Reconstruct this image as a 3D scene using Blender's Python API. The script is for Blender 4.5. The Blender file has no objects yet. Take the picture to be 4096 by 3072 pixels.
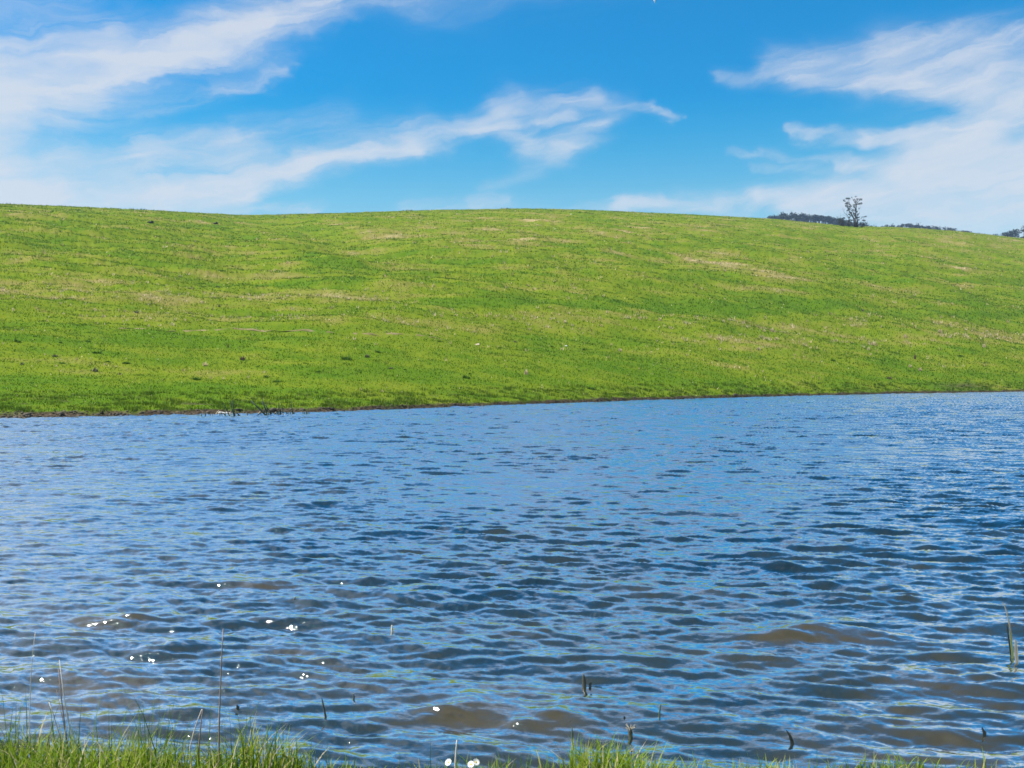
import bpy, math, random
import numpy as np
from math import radians as R
from mathutils import Vector

random.seed(7)
rng = np.random.default_rng(7)
SC = bpy.context.scene
COL = SC.collection

# ------------------------------------------------------------------ camera
F = 995.0            # focal length in pixels of a 1024 wide frame
YH = 376.0           # horizon row
EYE = 2.2            # eye height above the lake
cam_d = bpy.data.cameras.new('camera')
cam = bpy.data.objects.new('camera', cam_d)
COL.objects.link(cam)
cam.location = (0, 0, EYE)
cam.rotation_euler = (R(90), 0, 0)
cam_d.sensor_width = 36.0
cam_d.lens = 36.0 * F / 1024.0
cam_d.shift_y = (YH - 384.0) / 1024.0
cam_d.clip_start = 0.05
cam_d.clip_end = 20000
cam_d.dof.use_dof = True
cam_d.dof.focus_distance = 45.0
cam_d.dof.aperture_fstop = 7.0
SC.camera = cam

# ------------------------------------------------------------------ light
SUN_AZ, SUN_EL = -94.0, 54.0        # degrees, azimuth from +Y (view direction), negative = left
sun_d = bpy.data.lights.new('sun', 'SUN')
sun_d.energy = 4.0
sun_d.angle = R(0.53)
sun_d.color = (1.0, 0.955, 0.88)
sun = bpy.data.objects.new('sun', sun_d)
COL.objects.link(sun)
sv = Vector((math.sin(R(SUN_AZ)) * math.cos(R(SUN_EL)), math.cos(R(SUN_AZ)) * math.cos(R(SUN_EL)), math.sin(R(SUN_EL))))
sun.rotation_euler = sv.to_track_quat('Z', 'Y').to_euler()
sun.location = sv * 100

SC.view_settings.view_transform = 'Standard'
SC.view_settings.look = 'None'
SC.view_settings.exposure = 1.45
SC.view_settings.gamma = 1.0
SC.view_settings.use_curve_mapping = False

# ------------------------------------------------------------------ world: Nishita sky + cirrus
W = bpy.data.worlds.new('World')
SC.world = W
W.use_nodes = True
NT = W.node_tree
NT.nodes.clear()


class NB:
    """small helper that chains shader nodes"""
    def __init__(s, nt):
        s.nt = nt

    def n(s, t, **kw):
        x = s.nt.nodes.new(t)
        for k, v in kw.items():
            setattr(x, k, v)
        return x

    def put(s, sock, v):
        if isinstance(v, bpy.types.NodeSocket):
            s.nt.links.new(v, sock)
        else:
            sock.default_value = v

    def m(s, op, a, b=None, c=None, clamp=False):
        x = s.n('ShaderNodeMath', operation=op, use_clamp=clamp)
        s.put(x.inputs[0], a)
        if b is not None:
            s.put(x.inputs[1], b)
        if c is not None:
            s.put(x.inputs[2], c)
        return x.outputs[0]

    def rng(s, v, a, b, c=0.0, d=1.0, smooth=True):
        x = s.n('ShaderNodeMapRange', interpolation_type='SMOOTHSTEP' if smooth else 'LINEAR')
        s.put(x.inputs[0], v)
        for i, q in zip((1, 2, 3, 4), (a, b, c, d)):
            s.put(x.inputs[i], q)
        return x.outputs[0]

    def mix(s, f, a, b, blend='MIX'):
        x = s.n('ShaderNodeMix', data_type='RGBA', blend_type=blend)
        s.put(x.inputs[0], f)
        s.put(x.inputs[6], a)
        s.put(x.inputs[7], b)
        return x.outputs[2]

    def noise(s, vec, scale, detail=4.0, rough=0.5, dist=0.0, col=False):
        x = s.n('ShaderNodeTexNoise')
        if vec is not None:
            s.put(x.inputs['Vector'], vec)
        s.put(x.inputs['Scale'], scale)
        s.put(x.inputs['Detail'], detail)
        s.put(x.inputs['Roughness'], rough)
        s.put(x.inputs['Distortion'], dist)
        return x.outputs['Color' if col else 'Fac']

    def attr(s, name):
        x = s.n('ShaderNodeAttribute', attribute_name=name)
        return x.outputs['Fac']

    def comb(s, x, y, z):
        c = s.n('ShaderNodeCombineXYZ')
        for i, v in enumerate((x, y, z)):
            s.put(c.inputs[i], v)
        return c.outputs[0]

    def ramp(s, f, stops):
        x = s.n('ShaderNodeValToRGB')
        e = x.color_ramp.elements
        while len(e) < len(stops):
            e.new(0.5)
        for i, (p, c) in enumerate(stops):
            e[i].position = p
            e[i].color = (*c, 1)
        s.put(x.inputs[0], f)
        return x.outputs[0]


b = NB(NT)
sky = b.n('ShaderNodeTexSky', sky_type='NISHITA')
sky.sun_disc = False
sky.sun_elevation = R(SUN_EL)
sky.sun_rotation = R(SUN_AZ)
sky.altitude = 0
sky.air_density = 1.0
sky.dust_density = 0.3
sky.ozone_density = 3.0
SKY_STRENGTH = 0.053

tc = b.n('ShaderNodeTexCoord')
sep = b.n('ShaderNodeSeparateXYZ')
NT.links.new(tc.outputs['Generated'], sep.inputs[0])
DEG = 180 / math.pi
az0 = b.m('MULTIPLY', b.m('ARCTAN2', sep.outputs[0], sep.outputs[1]), DEG)
el0 = b.m('MULTIPLY', b.m('ARCSINE', sep.outputs[2]), DEG)
# wispy distortion, stretched along the wind
wv = b.comb(b.m('MULTIPLY', az0, 0.06), b.m('MULTIPLY_ADD', az0, 0.035, b.m('MULTIPLY', el0, 0.16)), 3.1)
ncol = b.noise(wv, 1.0, 5.0, 0.55, 0.4, col=True)
nsep = b.n('ShaderNodeSeparateColor')
NT.links.new(ncol, nsep.inputs[0])
fv = b.comb(b.m('MULTIPLY', az0, 0.30), b.m('MULTIPLY', el0, 0.55), 7.7)
fcol = b.noise(fv, 1.0, 6.0, 0.6, 0.3, col=True)
fsep = b.n('ShaderNodeSeparateColor')
NT.links.new(fcol, fsep.inputs[0])
az = b.m('ADD', az0, b.m('ADD', b.m('MULTIPLY_ADD', nsep.outputs[0], 5.0, -2.5), b.m('MULTIPLY_ADD', fsep.outputs[0], 3.0, -1.5)))
el = b.m('ADD', el0, b.m('ADD', b.m('MULTIPLY_ADD', nsep.outputs[1], 2.6, -1.3), b.m('MULTIPLY_ADD', fsep.outputs[1], 1.5, -0.75)))


def azel(px, py):
    p, q = (px - 512) / F, (YH - py) / F
    a = math.atan(p)
    return a * DEG, math.atan(q * math.cos(a)) * DEG


# cirrus streamers: start, end (as directions), half widths in px-degrees, strength
STROKES = [
    ((-420, 260), (-60, 118), 52, 52, .85), ((-60, 118), (85, 72), 48, 30, 1.0), ((85, 70), (250, 28), 24, 21, .95),
    ((250, 28), (420, -28), 20, 14, .62), ((0, 62), (110, 32), 32, 20, .42), ((-200, 10), (60, 10), 40, 22, .22),
    ((130, 108), (225, 86), 10, 10, .22), ((215, 86), (280, 71), 9, 6, .36),
    ((0, 188), (240, 150), 24, 20, .36), ((60, 172), (150, 148), 16, 13, .34), ((140, 148), (232, 133), 13, 8, .45), ((232, 133), (345, 112), 10, 12, .14),
    ((-300, 215), (10, 205), 40, 26, .85), ((10, 203), (160, 192), 22, 16, .82), ((160, 194), (300, 170), 16, 12, .85),
    ((300, 170), (420, 146), 12, 10, .72), ((420, 146), (500, 116), 10, 13, .62), ((120, 205), (250, 196), 16, 12, .5),
    ((240, 160), (420, 130), 20, 16, .25),
    ((495, 108), (590, 99), 12, 10, .42), ((478, 128), (528, 146), 8, 10, .42), ((528, 149), (565, 153), 11, 10, .36),
    ((556, 152), (600, 132), 10, 9, .36), ((533, 122), (566, 121), 6, 6, .34), ((598, 111), (640, 112), 4.5, 5, .24),
    ((640, 112), (668, 128), 5, 4, .28), ((590, 140), (500, 192), 10, 9, .16), ((505, 120), (600, 118), 20, 18, .22),
    ((200, 217), (330, 212), 7, 5, .4), ((488, 207), (520, 203), 6, 5, .28), ((608, 212), (652, 199), 8, 6, .42),
    ((705, 79), (800, 78), 6, 9, .26), ((770, 62), (960, 58), 14, 20, .46), ((790, 80), (980, 86), 9, 11, .52),
    ((880, 66), (1200, 62), 24, 34, .5), ((870, 38), (1200, 22), 9, 16, .4), ((985, 92), (1200, 110), 18, 34, .7),
    ((1012, 108), (985, 132), 15, 16, .66), ((985, 132), (880, 141), 15, 7, .62), ((880, 141), (800, 137), 7, 3.5, .4),
    ((930, 152), (1200, 150), 18, 30, .85), ((935, 172), (1200, 180), 24, 34, .9), ((930, 172), (845, 166), 11, 5, .5),
    ((740, 150), (860, 160), 3, 5, .22), ((760, 163), (880, 172), 3, 5, .18),
    ((950, 190), (760, 196), 20, 10, .78), ((760, 198), (610, 206), 11, 6, .5), ((800, 212), (1200, 222), 18, 26, .72),
    ((420, 215), (620, 214), 10, 10, .25),
    # beyond the frame the streamers carry on
    ((420, -28), (900, -230), 30, 60, .5), ((1200, 20), (1500, -260), 60, 90, .7), ((-420, 60), (100, -160), 60, 50, .55),
    ((200, -150), (700, -420), 50, 90, .5), ((-700, -200), (-100, -420), 110, 90, .6),
]
clear = None
px2deg = 57.3 / F
for (p0, p1, w0, w1, it) in STROKES:
    a0, e0 = azel(*p0)
    a1, e1 = azel(*p1)
    dx, dy = a1 - a0, e1 - e0
    L2 = dx * dx + dy * dy
    rx = b.m('SUBTRACT', az, a0)
    ry = b.m('SUBTRACT', el, e0)
    t = b.m('MULTIPLY_ADD', rx, dx / L2, b.m('MULTIPLY', ry, dy / L2), clamp=True)
    qx = b.m('MULTIPLY_ADD', t, -dx, rx)
    qy = b.m('MULTIPLY_ADD', t, -dy, ry)
    d2 = b.m('MULTIPLY_ADD', qx, qx, b.m('MULTIPLY', qy, qy))
    w = b.m('MULTIPLY_ADD', t, (w1 - w0) * px2deg * 1.05, w0 * px2deg * 1.05)
    g = b.m('EXPONENT', b.m('MULTIPLY', b.m('POWER', b.m('DIVIDE', d2, b.m('MULTIPLY', w, w)), 1.08), -1.0))
    o = b.m('MULTIPLY_ADD', g, -it, 1.0)
    clear = o if clear is None else b.m('MULTIPLY', clear, o)
dens = b.m('SUBTRACT', 1.0, clear)
# general thin cirrus over the rest of the sky dome
gv = b.comb(b.m('DIVIDE', sep.outputs[0], b.m('ADD', b.m('ABSOLUTE', sep.outputs[2]), 0.25)),
            b.m('DIVIDE', b.m('MULTIPLY', sep.outputs[1], 0.45), b.m('ADD', b.m('ABSOLUTE', sep.outputs[2]), 0.25)), 0.0)
gen = b.rng(b.noise(gv, 1.1, 6, 0.6, 0.6), 0.40, 0.68, 0.0, 0.66)
aside = b.m('MAXIMUM', b.rng(el0, 24, 36), b.rng(b.m('ABSOLUTE', az0), 34, 48))
dens = b.m('MAXIMUM', dens, b.m('MULTIPLY', gen, aside))
fib = b.m('MULTIPLY_ADD', fsep.outputs[2], 0.55, b.m('MULTIPLY', nsep.outputs[2], 0.65))
# fine fibres drawn out along the wind
uv_ = b.comb(b.m('MULTIPLY', az, 0.16), b.m('MULTIPLY_ADD', az, -0.22, b.m('MULTIPLY', el, 1.15)), 1.3)
fibre = b.noise(uv_, 1.0, 6.0, 0.62, 0.5)
dens = b.m('MULTIPLY', dens, b.rng(fib, 0.25, 0.75, 0.72, 1.12), clamp=True)
edge_ = b.m('MULTIPLY', dens, b.m('SUBTRACT', 1.15, dens))
dens = b.m('ADD', dens, b.m('MULTIPLY', b.m('MULTIPLY_ADD', fibre, 4.4, -2.25), edge_), clamp=True)

hs = b.n('ShaderNodeHueSaturation')
b.put(hs.inputs['Saturation'], b.rng(el0, 2.0, 21.0, 0.85, 1.75))
hs.inputs['Hue'].default_value = 0.478
NT.links.new(sky.outputs[0], hs.inputs['Color'])
tint = b.mix(b.rng(el0, 2.0, 21.0), (0.98, 0.92, 0.86, 1), (0.06, 0.91, 1.10, 1))
skyc = b.mix(1.0, hs.outputs[0], tint, 'MULTIPLY')
final = b.mix(b.m('MULTIPLY', dens, 0.87), skyc, (4.95, 5.2, 5.6, 1))
bg = b.n('ShaderNodeBackground')
bg.inputs['Strength'].default_value = SKY_STRENGTH
NT.links.new(final, bg.inputs['Color'])
wo = b.n('ShaderNodeOutputWorld')
NT.links.new(bg.outputs[0], wo.inputs['Surface'])


# ------------------------------------------------------------------ helpers
def perlin(x, y, seed=0):
    r = np.random.default_rng(seed)
    perm = r.permutation(512)
    ang = r.random(512) * 2 * np.pi
    gx, gy = np.cos(ang), np.sin(ang)
    xi, yi = np.floor(x).astype(np.int64), np.floor(y).astype(np.int64)
    fx, fy = x - xi, y - yi

    def grad(i, j, dx, dy):
        h = perm[(perm[i & 511] + j) & 511]
        return gx[h] * dx + gy[h] * dy
    u = fx * fx * fx * (fx * (fx * 6 - 15) + 10)
    v = fy * fy * fy * (fy * (fy * 6 - 15) + 10)
    a = grad(xi, yi, fx, fy)
    bq = grad(xi + 1, yi, fx - 1, fy)
    c = grad(xi, yi + 1, fx, fy - 1)
    d = grad(xi + 1, yi + 1, fx - 1, fy - 1)
    return (a * (1 - u) + bq * u) * (1 - v) + (c * (1 - u) + d * u) * v


def fbm(x, y, seed=0, oct=4, gain=0.5):
    s, a, f = 0, 1.0, 1.0
    for i in range(oct):
        s = s + a * perlin(x * f + 17.3 * i, y * f - 9.1 * i, seed + i)
        a *= gain
        f *= 2.03
    return s


def sstep(a, b_, x):
    t = np.clip((x - a) / (b_ - a), 0, 1)
    return t * t * (3 - 2 * t)


def np_mesh(name, v, faces, attrs=None, smooth=False):
    me = bpy.data.meshes.new(name)
    v = np.ascontiguousarray(v, dtype=np.float32)
    faces = np.ascontiguousarray(faces, dtype=np.int32)
    nf, k = faces.shape
    me.vertices.add(len(v))
    me.vertices.foreach_set('co', v.ravel())
    me.loops.add(nf * k)
    me.loops.foreach_set('vertex_index', faces.ravel())
    me.polygons.add(nf)
    me.polygons.foreach_set('loop_start', np.arange(0, nf * k, k, dtype=np.int32))
    if smooth:
        me.polygons.foreach_set('use_smooth', np.ones(nf, dtype=bool))
    me.update(calc_edges=True)
    for an, av in (attrs or {}).items():
        at = me.attributes.new(an, 'FLOAT', 'POINT')
        at.data.foreach_set('value', np.ascontiguousarray(av, dtype=np.float32))
    return me


def obj(name, me, mat=None, parent=None, loc=None):
    o = bpy.data.objects.new(name, me)
    COL.objects.link(o)
    if mat is not None and me is not None and len(me.materials) == 0:
        me.materials.append(mat)
    if parent is not None:
        o.parent = parent
    if loc is not None:
        o.location = loc
    return o


def tag(o, label=None, cat=None, group=None, kind=None):
    for k, v in (('label', label), ('category', cat), ('group', group), ('kind', kind)):
        if v:
            o[k] = v
    return o


def grid_faces(nr, nc):
    i = np.arange(nr * nc).reshape(nr, nc)
    return np.stack([i[:-1, :-1], i[:-1, 1:], i[1:, 1:], i[1:, :-1]], -1).reshape(-1, 4)


class TubeMesh:
    """collects tapered tubes and leaf faces, builds one mesh"""
    def __init__(s):
        s.v, s.f = [], []

    def tube(s, pts, radii, n=6, cap=True):
        pts = [Vector(p) for p in pts]
        base = len(s.v)
        for i, p in enumerate(pts):
            d = (pts[min(i + 1, len(pts) - 1)] - pts[max(i - 1, 0)]).normalized()
            up = Vector((0, 1, 0)) if abs(d.y) < 0.9 else Vector((1, 0, 0))
            a = d.cross(up).normalized()
            c = d.cross(a).normalized()
            r = radii[i] if hasattr(radii, '__len__') else radii
            for k in range(n):
                th = 2 * math.pi * k / n
                s.v.append(p + a * (r * math.cos(th)) + c * (r * math.sin(th)))
        for i in range(len(pts) - 1):
            for k in range(n):
                k2 = (k + 1) % n
                s.f.append((base + i * n + k, base + i * n + k2, base + (i + 1) * n + k2, base + (i + 1) * n + k))
        if cap:
            s.f.append(tuple(base + k for k in range(n))[::-1])
            s.f.append(tuple(base + (len(pts) - 1) * n + k for k in range(n)))

    def ribbon(s, pts, widths, side):
        """flat tapering leaf with a folded midrib"""
        base = len(s.v)
        side = Vector(side).normalized()
        for p, w in zip(pts, widths):
            p = Vector(p)
            d = side.cross(Vector((0, 0, 1)))
            s.v += [p - side * w, p + d * w * 0.5, p + side * w]
        for i in range(len(pts) - 1):
            q = base + i * 3
            s.f.append((q, q + 1, q + 4, q + 3))
            s.f.append((q + 1, q + 2, q + 5, q + 4))

    def leaf(s, c, size, nrm=None, asp=2.2):
        c = Vector(c)
        a = Vector((random.gauss(0, 1), random.gauss(0, 1), random.gauss(0, 1) - 0.5)).normalized()
        t = Vector((random.gauss(0, 1), random.gauss(0, 1), random.gauss(0, 1))).cross(a).normalized()
        base = len(s.v)
        s.v += [c - a * size * 0.5, c + t * size * 0.5 / asp, c + a * size * 0.5, c - t * size * 0.5 / asp]
        s.f.append((base, base + 1, base + 2, base + 3))

    def mesh(s, name, smooth=True):
        me = bpy.data.meshes.new(name)
        me.from_pydata([tuple(p) for p in s.v], [], s.f)
        if smooth:
            me.polygons.foreach_set('use_smooth', np.ones(len(s.f), dtype=bool))
        me.update()
        return me


def mat(name, rough=0.6, spec=0.5):
    m = bpy.data.materials.new(name)
    m.use_nodes = True
    nb = NB(m.node_tree)
    p = m.node_tree.nodes['Principled BSDF']
    p.inputs['Roughness'].default_value = rough
    p.inputs['Specular IOR Level'].default_value = spec
    return m, nb, p


def simple_mat(name, c0, c1, scale=8.0, rough=0.7, spec=0.3, bump=0.0, trans=0.0):
    m, nb, p = mat(name, rough, spec)
    t = nb.n('ShaderNodeTexCoord')
    nz = nb.noise(t.outputs['Object'], scale, 5, 0.6)
    c = nb.ramp(nz, [(0.3, c0), (0.7, c1)])
    nb.put(p.inputs['Base Color'], c)
    if bump:
        bp = nb.n('ShaderNodeBump')
        bp.inputs['Strength'].default_value = bump
        nb.put(bp.inputs['Height'], nz)
        nb.put(p.inputs['Normal'], bp.outputs[0])
    if trans:
        tr = nb.n('ShaderNodeBsdfTranslucent')
        nb.put(tr.inputs['Color'], c)
        ms = nb.n('ShaderNodeMixShader')
        ms.inputs[0].default_value = trans
        out = m.node_tree.nodes['Material Output']
        m.node_tree.links.new(p.outputs[0], ms.inputs[1])
        m.node_tree.links.new(tr.outputs[0], ms.inputs[2])
        m.node_tree.links.new(ms.outputs[0], out.inputs[0])
    return m


# ------------------------------------------------------------------ terrain of the hill across the lake
SH_X = [-700, -300, 0, 60, 160, 256, 330, 440, 512, 640, 768, 900, 1024, 1300, 1700]
SH_Y = [436, 428, 417.8, 417, 415, 413.3, 411.6, 407.6, 405, 400.3, 396.6, 393.6, 391.6, 389, 388]
RG_X = [-700, -300, 0, 60, 110, 180, 240, 300, 380, 450, 520, 600, 700, 770, 850, 905, 960, 1000, 1024, 1300, 1700]
RG_Y = [190, 196, 204, 206.6, 209, 212, 215, 214, 212, 209.8, 208.6, 210.6, 215, 219, 226.5, 227.5, 231.5, 236, 238.6, 262, 290]
RD_X = [-700, 0, 150, 240, 330, 520, 850, 1024, 1700]
RD_Y = [300, 340, 380, 440, 430, 470, 540, 590, 700]
GAM = 1.55


def shore_y(px):
    return np.interp(px, SH_X, SH_Y)


def shore_d(px):
    return F * EYE / (shore_y(px) - YH)


_rx = np.linspace(-700, 1700, 481)
_ry = np.interp(_rx, RG_X, RG_Y)
_rd = np.interp(_rx, RD_X, RD_Y)
_k = np.hanning(15)
_k /= _k.sum()
_ry = np.convolve(np.pad(_ry, 7, 'edge'), _k, 'valid')
_rd = np.convolve(np.pad(_rd, 7, 'edge'), _k, 'valid')


def ridge(px):
    return np.interp(px, _rx, _ry), np.interp(px, _rx, _rd)


def hill(px, u, detail=True):
    """point of the hill at bearing px and slope parameter u (0 water line, 1 crest)"""
    px = np.asarray(px, dtype=np.float64)
    u = np.asarray(u, dtype=np.float64)
    ys, ds = shore_y(px), shore_d(px)
    yr, dr = ridge(px)
    D = ds * (dr / ds) ** u
    fr = 1 - np.sign(1 - u) * 0 - np.abs(1 - u) ** GAM
    y = ys + (yr - ys) * fr
    z = EYE + (YH - y) / F * D
    x = (px - 512) / F * D
    if detail:
        rise = D - ds
        fade = sstep(4, 60, rise)
        crest = 1 - 0.85 * np.exp(-((u - 1) / 0.10) ** 2)
        z = z + fade * crest * (1.9 * fbm(x / 55, D / 48, 31, 3) + 0.8 * fbm(x / 24, D / 15, 5, 3))
        # short ledges along the contour, steep side down the slope
        led = fbm(x / 16 + 0.15 * D / 16, D / 7, 141, 3)
        z = z + fade * crest * 0.55 * sstep(0.08, 0.22, led) * sstep(0.25, 0.6, u)
        # the gully that runs down from the saddle
        gx = 245 + (u < 1) * (1 - u) * 330
        z = z - crest * 1.6 * np.exp(-((px - gx) / 38) ** 2) * sstep(0.42, 0.72, u)
        # terrace steps and hummocks
        z = z + fade * 0.30 * fbm(x / 5.5, D / 3.2, 77, 3) + fade * 0.35 * np.maximum(0, fbm(x / 13, D / 5.5, 47, 3) - .12) + sstep(1, 10, rise) * 0.05 * fbm(x / 1.2, D / 0.9, 12, 2)
        # eroded lip at the water line
        edge = 0.25 + 0.30 * perlin(x / 2.2, D / 2.2, 3) + 0.16 * perlin(x / .6, D / .6, 4)
        lip = 0.17 + 0.10 * perlin(x / 3.1, D / 5, 9)
        z = z + lip * sstep(edge, edge + 0.35, rise) * (1 - sstep(6, 30, rise)) - 0.10 * sstep(0.3, -0.2, rise)
    return x, D, z


def u_at(px, py):
    yr, _ = ridge(px)
    ys = shore_y(px)
    fr = np.clip((ys - py) / (ys - yr), 0, 1)
    return 1 - (1 - fr) ** (1 / GAM)


def on_hill(px, py):
    x, y, z = hill(px, u_at(px, py))
    return float(x), float(y), float(z)


def dryness(px, u, x, D):
    """0 lush .. 1 straw; bands and patches of the pasture"""
    py = shore_y(px) + (ridge(px)[0] - shore_y(px)) * (1 - np.abs(1 - np.minimum(u, 1)) ** GAM)
    n1 = fbm(x / 26, D / 13, 101, 4)
    n2 = fbm(x / 6, D / 4, 55, 4)
    d = 0.31 + 0.36 * n1 + 0.38 * n2
    def band(c, w, a, x0=-2000, x1=3000, soft=60):
        return a * np.exp(-((py - c) / w) ** 2) * sstep(x0 - soft, x0 + soft, px) * (1 - sstep(x1 - soft, x1 + soft, px))
    d = d + band(292 + 0.02 * px, 9, .26, -2000, 420) + band(322, 8, .14, 160, 3000)
    d = d + band(338, 7, .24, 700, 3000, 90) + band(311, 6, .22, 350, 700)
    d = d + band(232 + 0.0 * px, 14, .22, 380, 560, 40) + band(228, 10, .10, 560, 3000)
    d = d + band(246 + 0.0 * px, 10, .16, 880, 3000, 40)
    d = d + 0.42 * np.exp(-((py - (252 + (px - 660) * 0.19)) / 3.2) ** 2) * sstep(655, 700, px) * (1 - sstep(760, 800, px))
    d = d + 0.30 * np.exp(-((py - (252 + (px - 660) * 0.19)) / 7) ** 2) * sstep(640, 700, px) * (1 - sstep(780, 860, px))
    n3 = fbm(x / 17 + 9, D / 9, 301, 4)
    d = d + 0.75 * np.maximum(0, n3 - 0.08) * (1 - sstep(270, 330, py)) - 0.5 * np.maximum(0, -n3 - 0.12)
    # lush flats
    d = d - band(303 + (px - 400) * 0.012, 6, .45, 400, 830) - band(316, 3.5, .45, 900, 3000) - band(342, 7, .30, -2000, 260)
    d = d - 0.15 * np.exp(-((px - (300 + (py - 250) * 1.4)) / 40) ** 2) * sstep(238, 262, py) * (1 - sstep(285, 300, py))
    d = d - 0.10 * sstep(345, 395, py)
    return np.clip(d, 0, 1.2), py


NCOL = 640
pc = np.concatenate([np.linspace(-700, -60, 50), np.linspace(-50, 1074, NCOL), np.linspace(1084, 1700, 50)])
us = np.concatenate([[-0.03], np.linspace(0, 0.045, 26), np.linspace(0.05, 1.0, 250), np.linspace(1.01, 1.5, 24)])
PX, U = np.meshgrid(pc, us)
hx, hy, hz = hill(PX, U)
hz = np.where(U > 1.0, np.maximum(hz, -2.0), hz)
dry, HPY = dryness(PX, U, hx, hy)
rise = hy - shore_d(PX)
bare = 1 - sstep(0.35, 1.0, rise + 0.5 * perlin(hx / 1.7, hy / 1.3, 8))
bare = np.maximum(bare, 0.75 * sstep(0.30, 0.55, fbm(hx / 2.6, hy / 1.1, 61, 3)) * (1 - sstep(2.5, 9, rise)))
bare = np.maximum(bare, 0.7 * np.exp(-((PX - 965) / 25) ** 2 - ((HPY - 387) / 3) ** 2))
me = np_mesh('hill', np.stack([hx, hy, hz], -1).reshape(-1, 3), grid_faces(len(us), len(pc)),
             {'dry': dry.ravel(), 'bare': bare.ravel()}, smooth=True)

m_hill, nb, p = mat('pasture', 0.95, 0.03)
tcn = nb.n('ShaderNodeTexCoord')
ob = tcn.outputs['Object']
n_f = nb.noise(ob, 1.6, 6, 0.65)
n_c = nb.noise(ob, 0.12, 4, 0.55)
dd = nb.m('ADD', nb.attr('dry'), nb.m('MULTIPLY_ADD', n_f, 0.5, -0.25))
cg = nb.ramp(dd, [(0.0, (0.058, 0.115, 0.005)), (0.40, (0.115, 0.150, 0.009)), (0.72, (0.165, 0.150, 0.038)), (1.0, (0.26, 0.21, 0.10))])
cg = nb.mix(nb.rng(n_c, .35, .7, 0, .35), cg, (0.085, 0.130, 0.007, 1))
n_m = nb.noise(ob, 5.0, 5, 0.7)
mud = nb.ramp(n_m, [(0.35, (0.022, 0.017, 0.011)), (0.55, (0.06, 0.045, 0.03)), (0.75, (0.19, 0.16, 0.12))])
cg = nb.mix(nb.attr('bare'), cg, mud)
nb.put(p.inputs['Base Color'], cg)
bp = nb.n('ShaderNodeBump')
bp.inputs['Strength'].default_value = 0.6
bp.inputs['Distance'].default_value = 0.25
nb.put(bp.inputs['Height'], n_f)
nb.put(p.inputs['Normal'], bp.outputs[0])
o = obj('hill', me, m_hill)
tag(o, kind='structure')

# ground sheet far beyond and below everything
gp = np.array([[-1420, -400, -3.0], [1420, -400, -3.0], [1420, 1650, -3.0], [-1420, 1650, -3.0]])
m_ground = simple_mat('far_ground', (0.06, 0.10, 0.02), (0.12, 0.14, 0.04), 0.02, 0.95, 0.1)
o = obj('ground', np_mesh('ground', gp, np.array([[0, 1, 2, 3]])), m_ground)
tag(o, kind='structure')

# ------------------------------------------------------------------ water with a wind sea from a wave spectrum


def spectrum_tile(N, L, lam_p, rms, wind_deg, spread, seed, kmin=0, kmax=1e9, slope=3.65):
    r = np.random.default_rng(seed)
    k1 = np.fft.fftfreq(N, L / N) * 2 * np.pi
    kx, ky = np.meshgrid(k1, k1)
    k = np.hypot(kx, ky)
    k[0, 0] = 1e-6
    kp = 2 * np.pi / lam_p
    th = np.arctan2(ky, kx) - math.radians(wind_deg)
    S = k ** -slope * np.exp(-0.9 * (kp / k) ** 2.2) * (np.abs(np.cos(th)) ** spread + 0.03)
    S[(k < kmin) | (k > kmax)] = 0
    S[0, 0] = 0
    Z = np.sqrt(S) * (r.normal(size=(N, N)) + 1j * r.normal(size=(N, N)))
    h = np.fft.ifft2(Z).real
    sc = rms / h.std()
    Z = Z * sc
    h = h * sc
    dx = np.fft.ifft2(-1j * kx / k * Z).real
    dy = np.fft.ifft2(-1j * ky / k * Z).real
    return h, dx, dy, L


def sample(tile, x, y):
    out = []
    L = tile[3]
    N = tile[0].shape[0]
    fx, fy = (x / L * N) % N, (y / L * N) % N
    i, j = np.floor(fx).astype(int), np.floor(fy).astype(int)
    tx, ty = fx - i, fy - j
    i, j = i % N, j % N
    i2, j2 = (i + 1) % N, (j + 1) % N
    for a in tile[:3]:
        out.append((a[j, i] * (1 - tx) + a[j, i2] * tx) * (1 - ty) + (a[j2, i] * (1 - tx) + a[j2, i2] * tx) * ty)
    return out


T1 = spectrum_tile(1024, 37.0, 0.80, 0.0135, 79, 8.0, 11, kmax=2 * np.pi / 0.10, slope=3.7)
T0 = spectrum_tile(512, 53.0, 2.1, 0.0085, 96, 3.0, 23, slope=4.6)
T2 = spectrum_tile(512, 6.1, 0.24, 0.0026, 70, 4.0, 5, kmin=2 * np.pi / 0.45)
pw = np.concatenate([np.linspace(-1.5, -.72, 30), np.linspace(-.70, .74, 960), np.linspace(.76, 1.5, 30)])
NR = 860
t = np.linspace(0, 1, NR)
Pw, Tt = np.meshgrid(pw, t)
dfar = shore_d(512 + F * Pw) + 1.2
Dn = 4.0
wy = Dn * (dfar / Dn) ** Tt
wx = Pw * wy
gust = np.clip(1.0 + 0.55 * fbm(wx / 5, wy / 8, 201, 4), 0.35, 1.7)
near_far = 1 - 0.25 * sstep(shore_d(512 + F * Pw) * .80, shore_d(512 + F * Pw), wy)     # the lee under the far bank
h1, dx1, dy1 = sample(T1, wx, wy)
h0, dx0, dy0 = sample(T0, wx, wy)
h1, dx1, dy1 = h1 + h0, dx1 + dx0, dy1 + dy0
ca, sa = math.cos(0.21), math.sin(0.21)
h2, dx2, dy2 = sample(T2, wx * ca - wy * sa, wx * sa + wy * ca)
fine = 1 - sstep(18, 60, wy)
A = gust * near_far * (1 + 1.0 * sstep(22, 80, wy))
CH = 0.25
SKEW = 0.8      # crests lean towards the near bank, downwind
wz = A * h1 + fine * gust * h2
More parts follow.
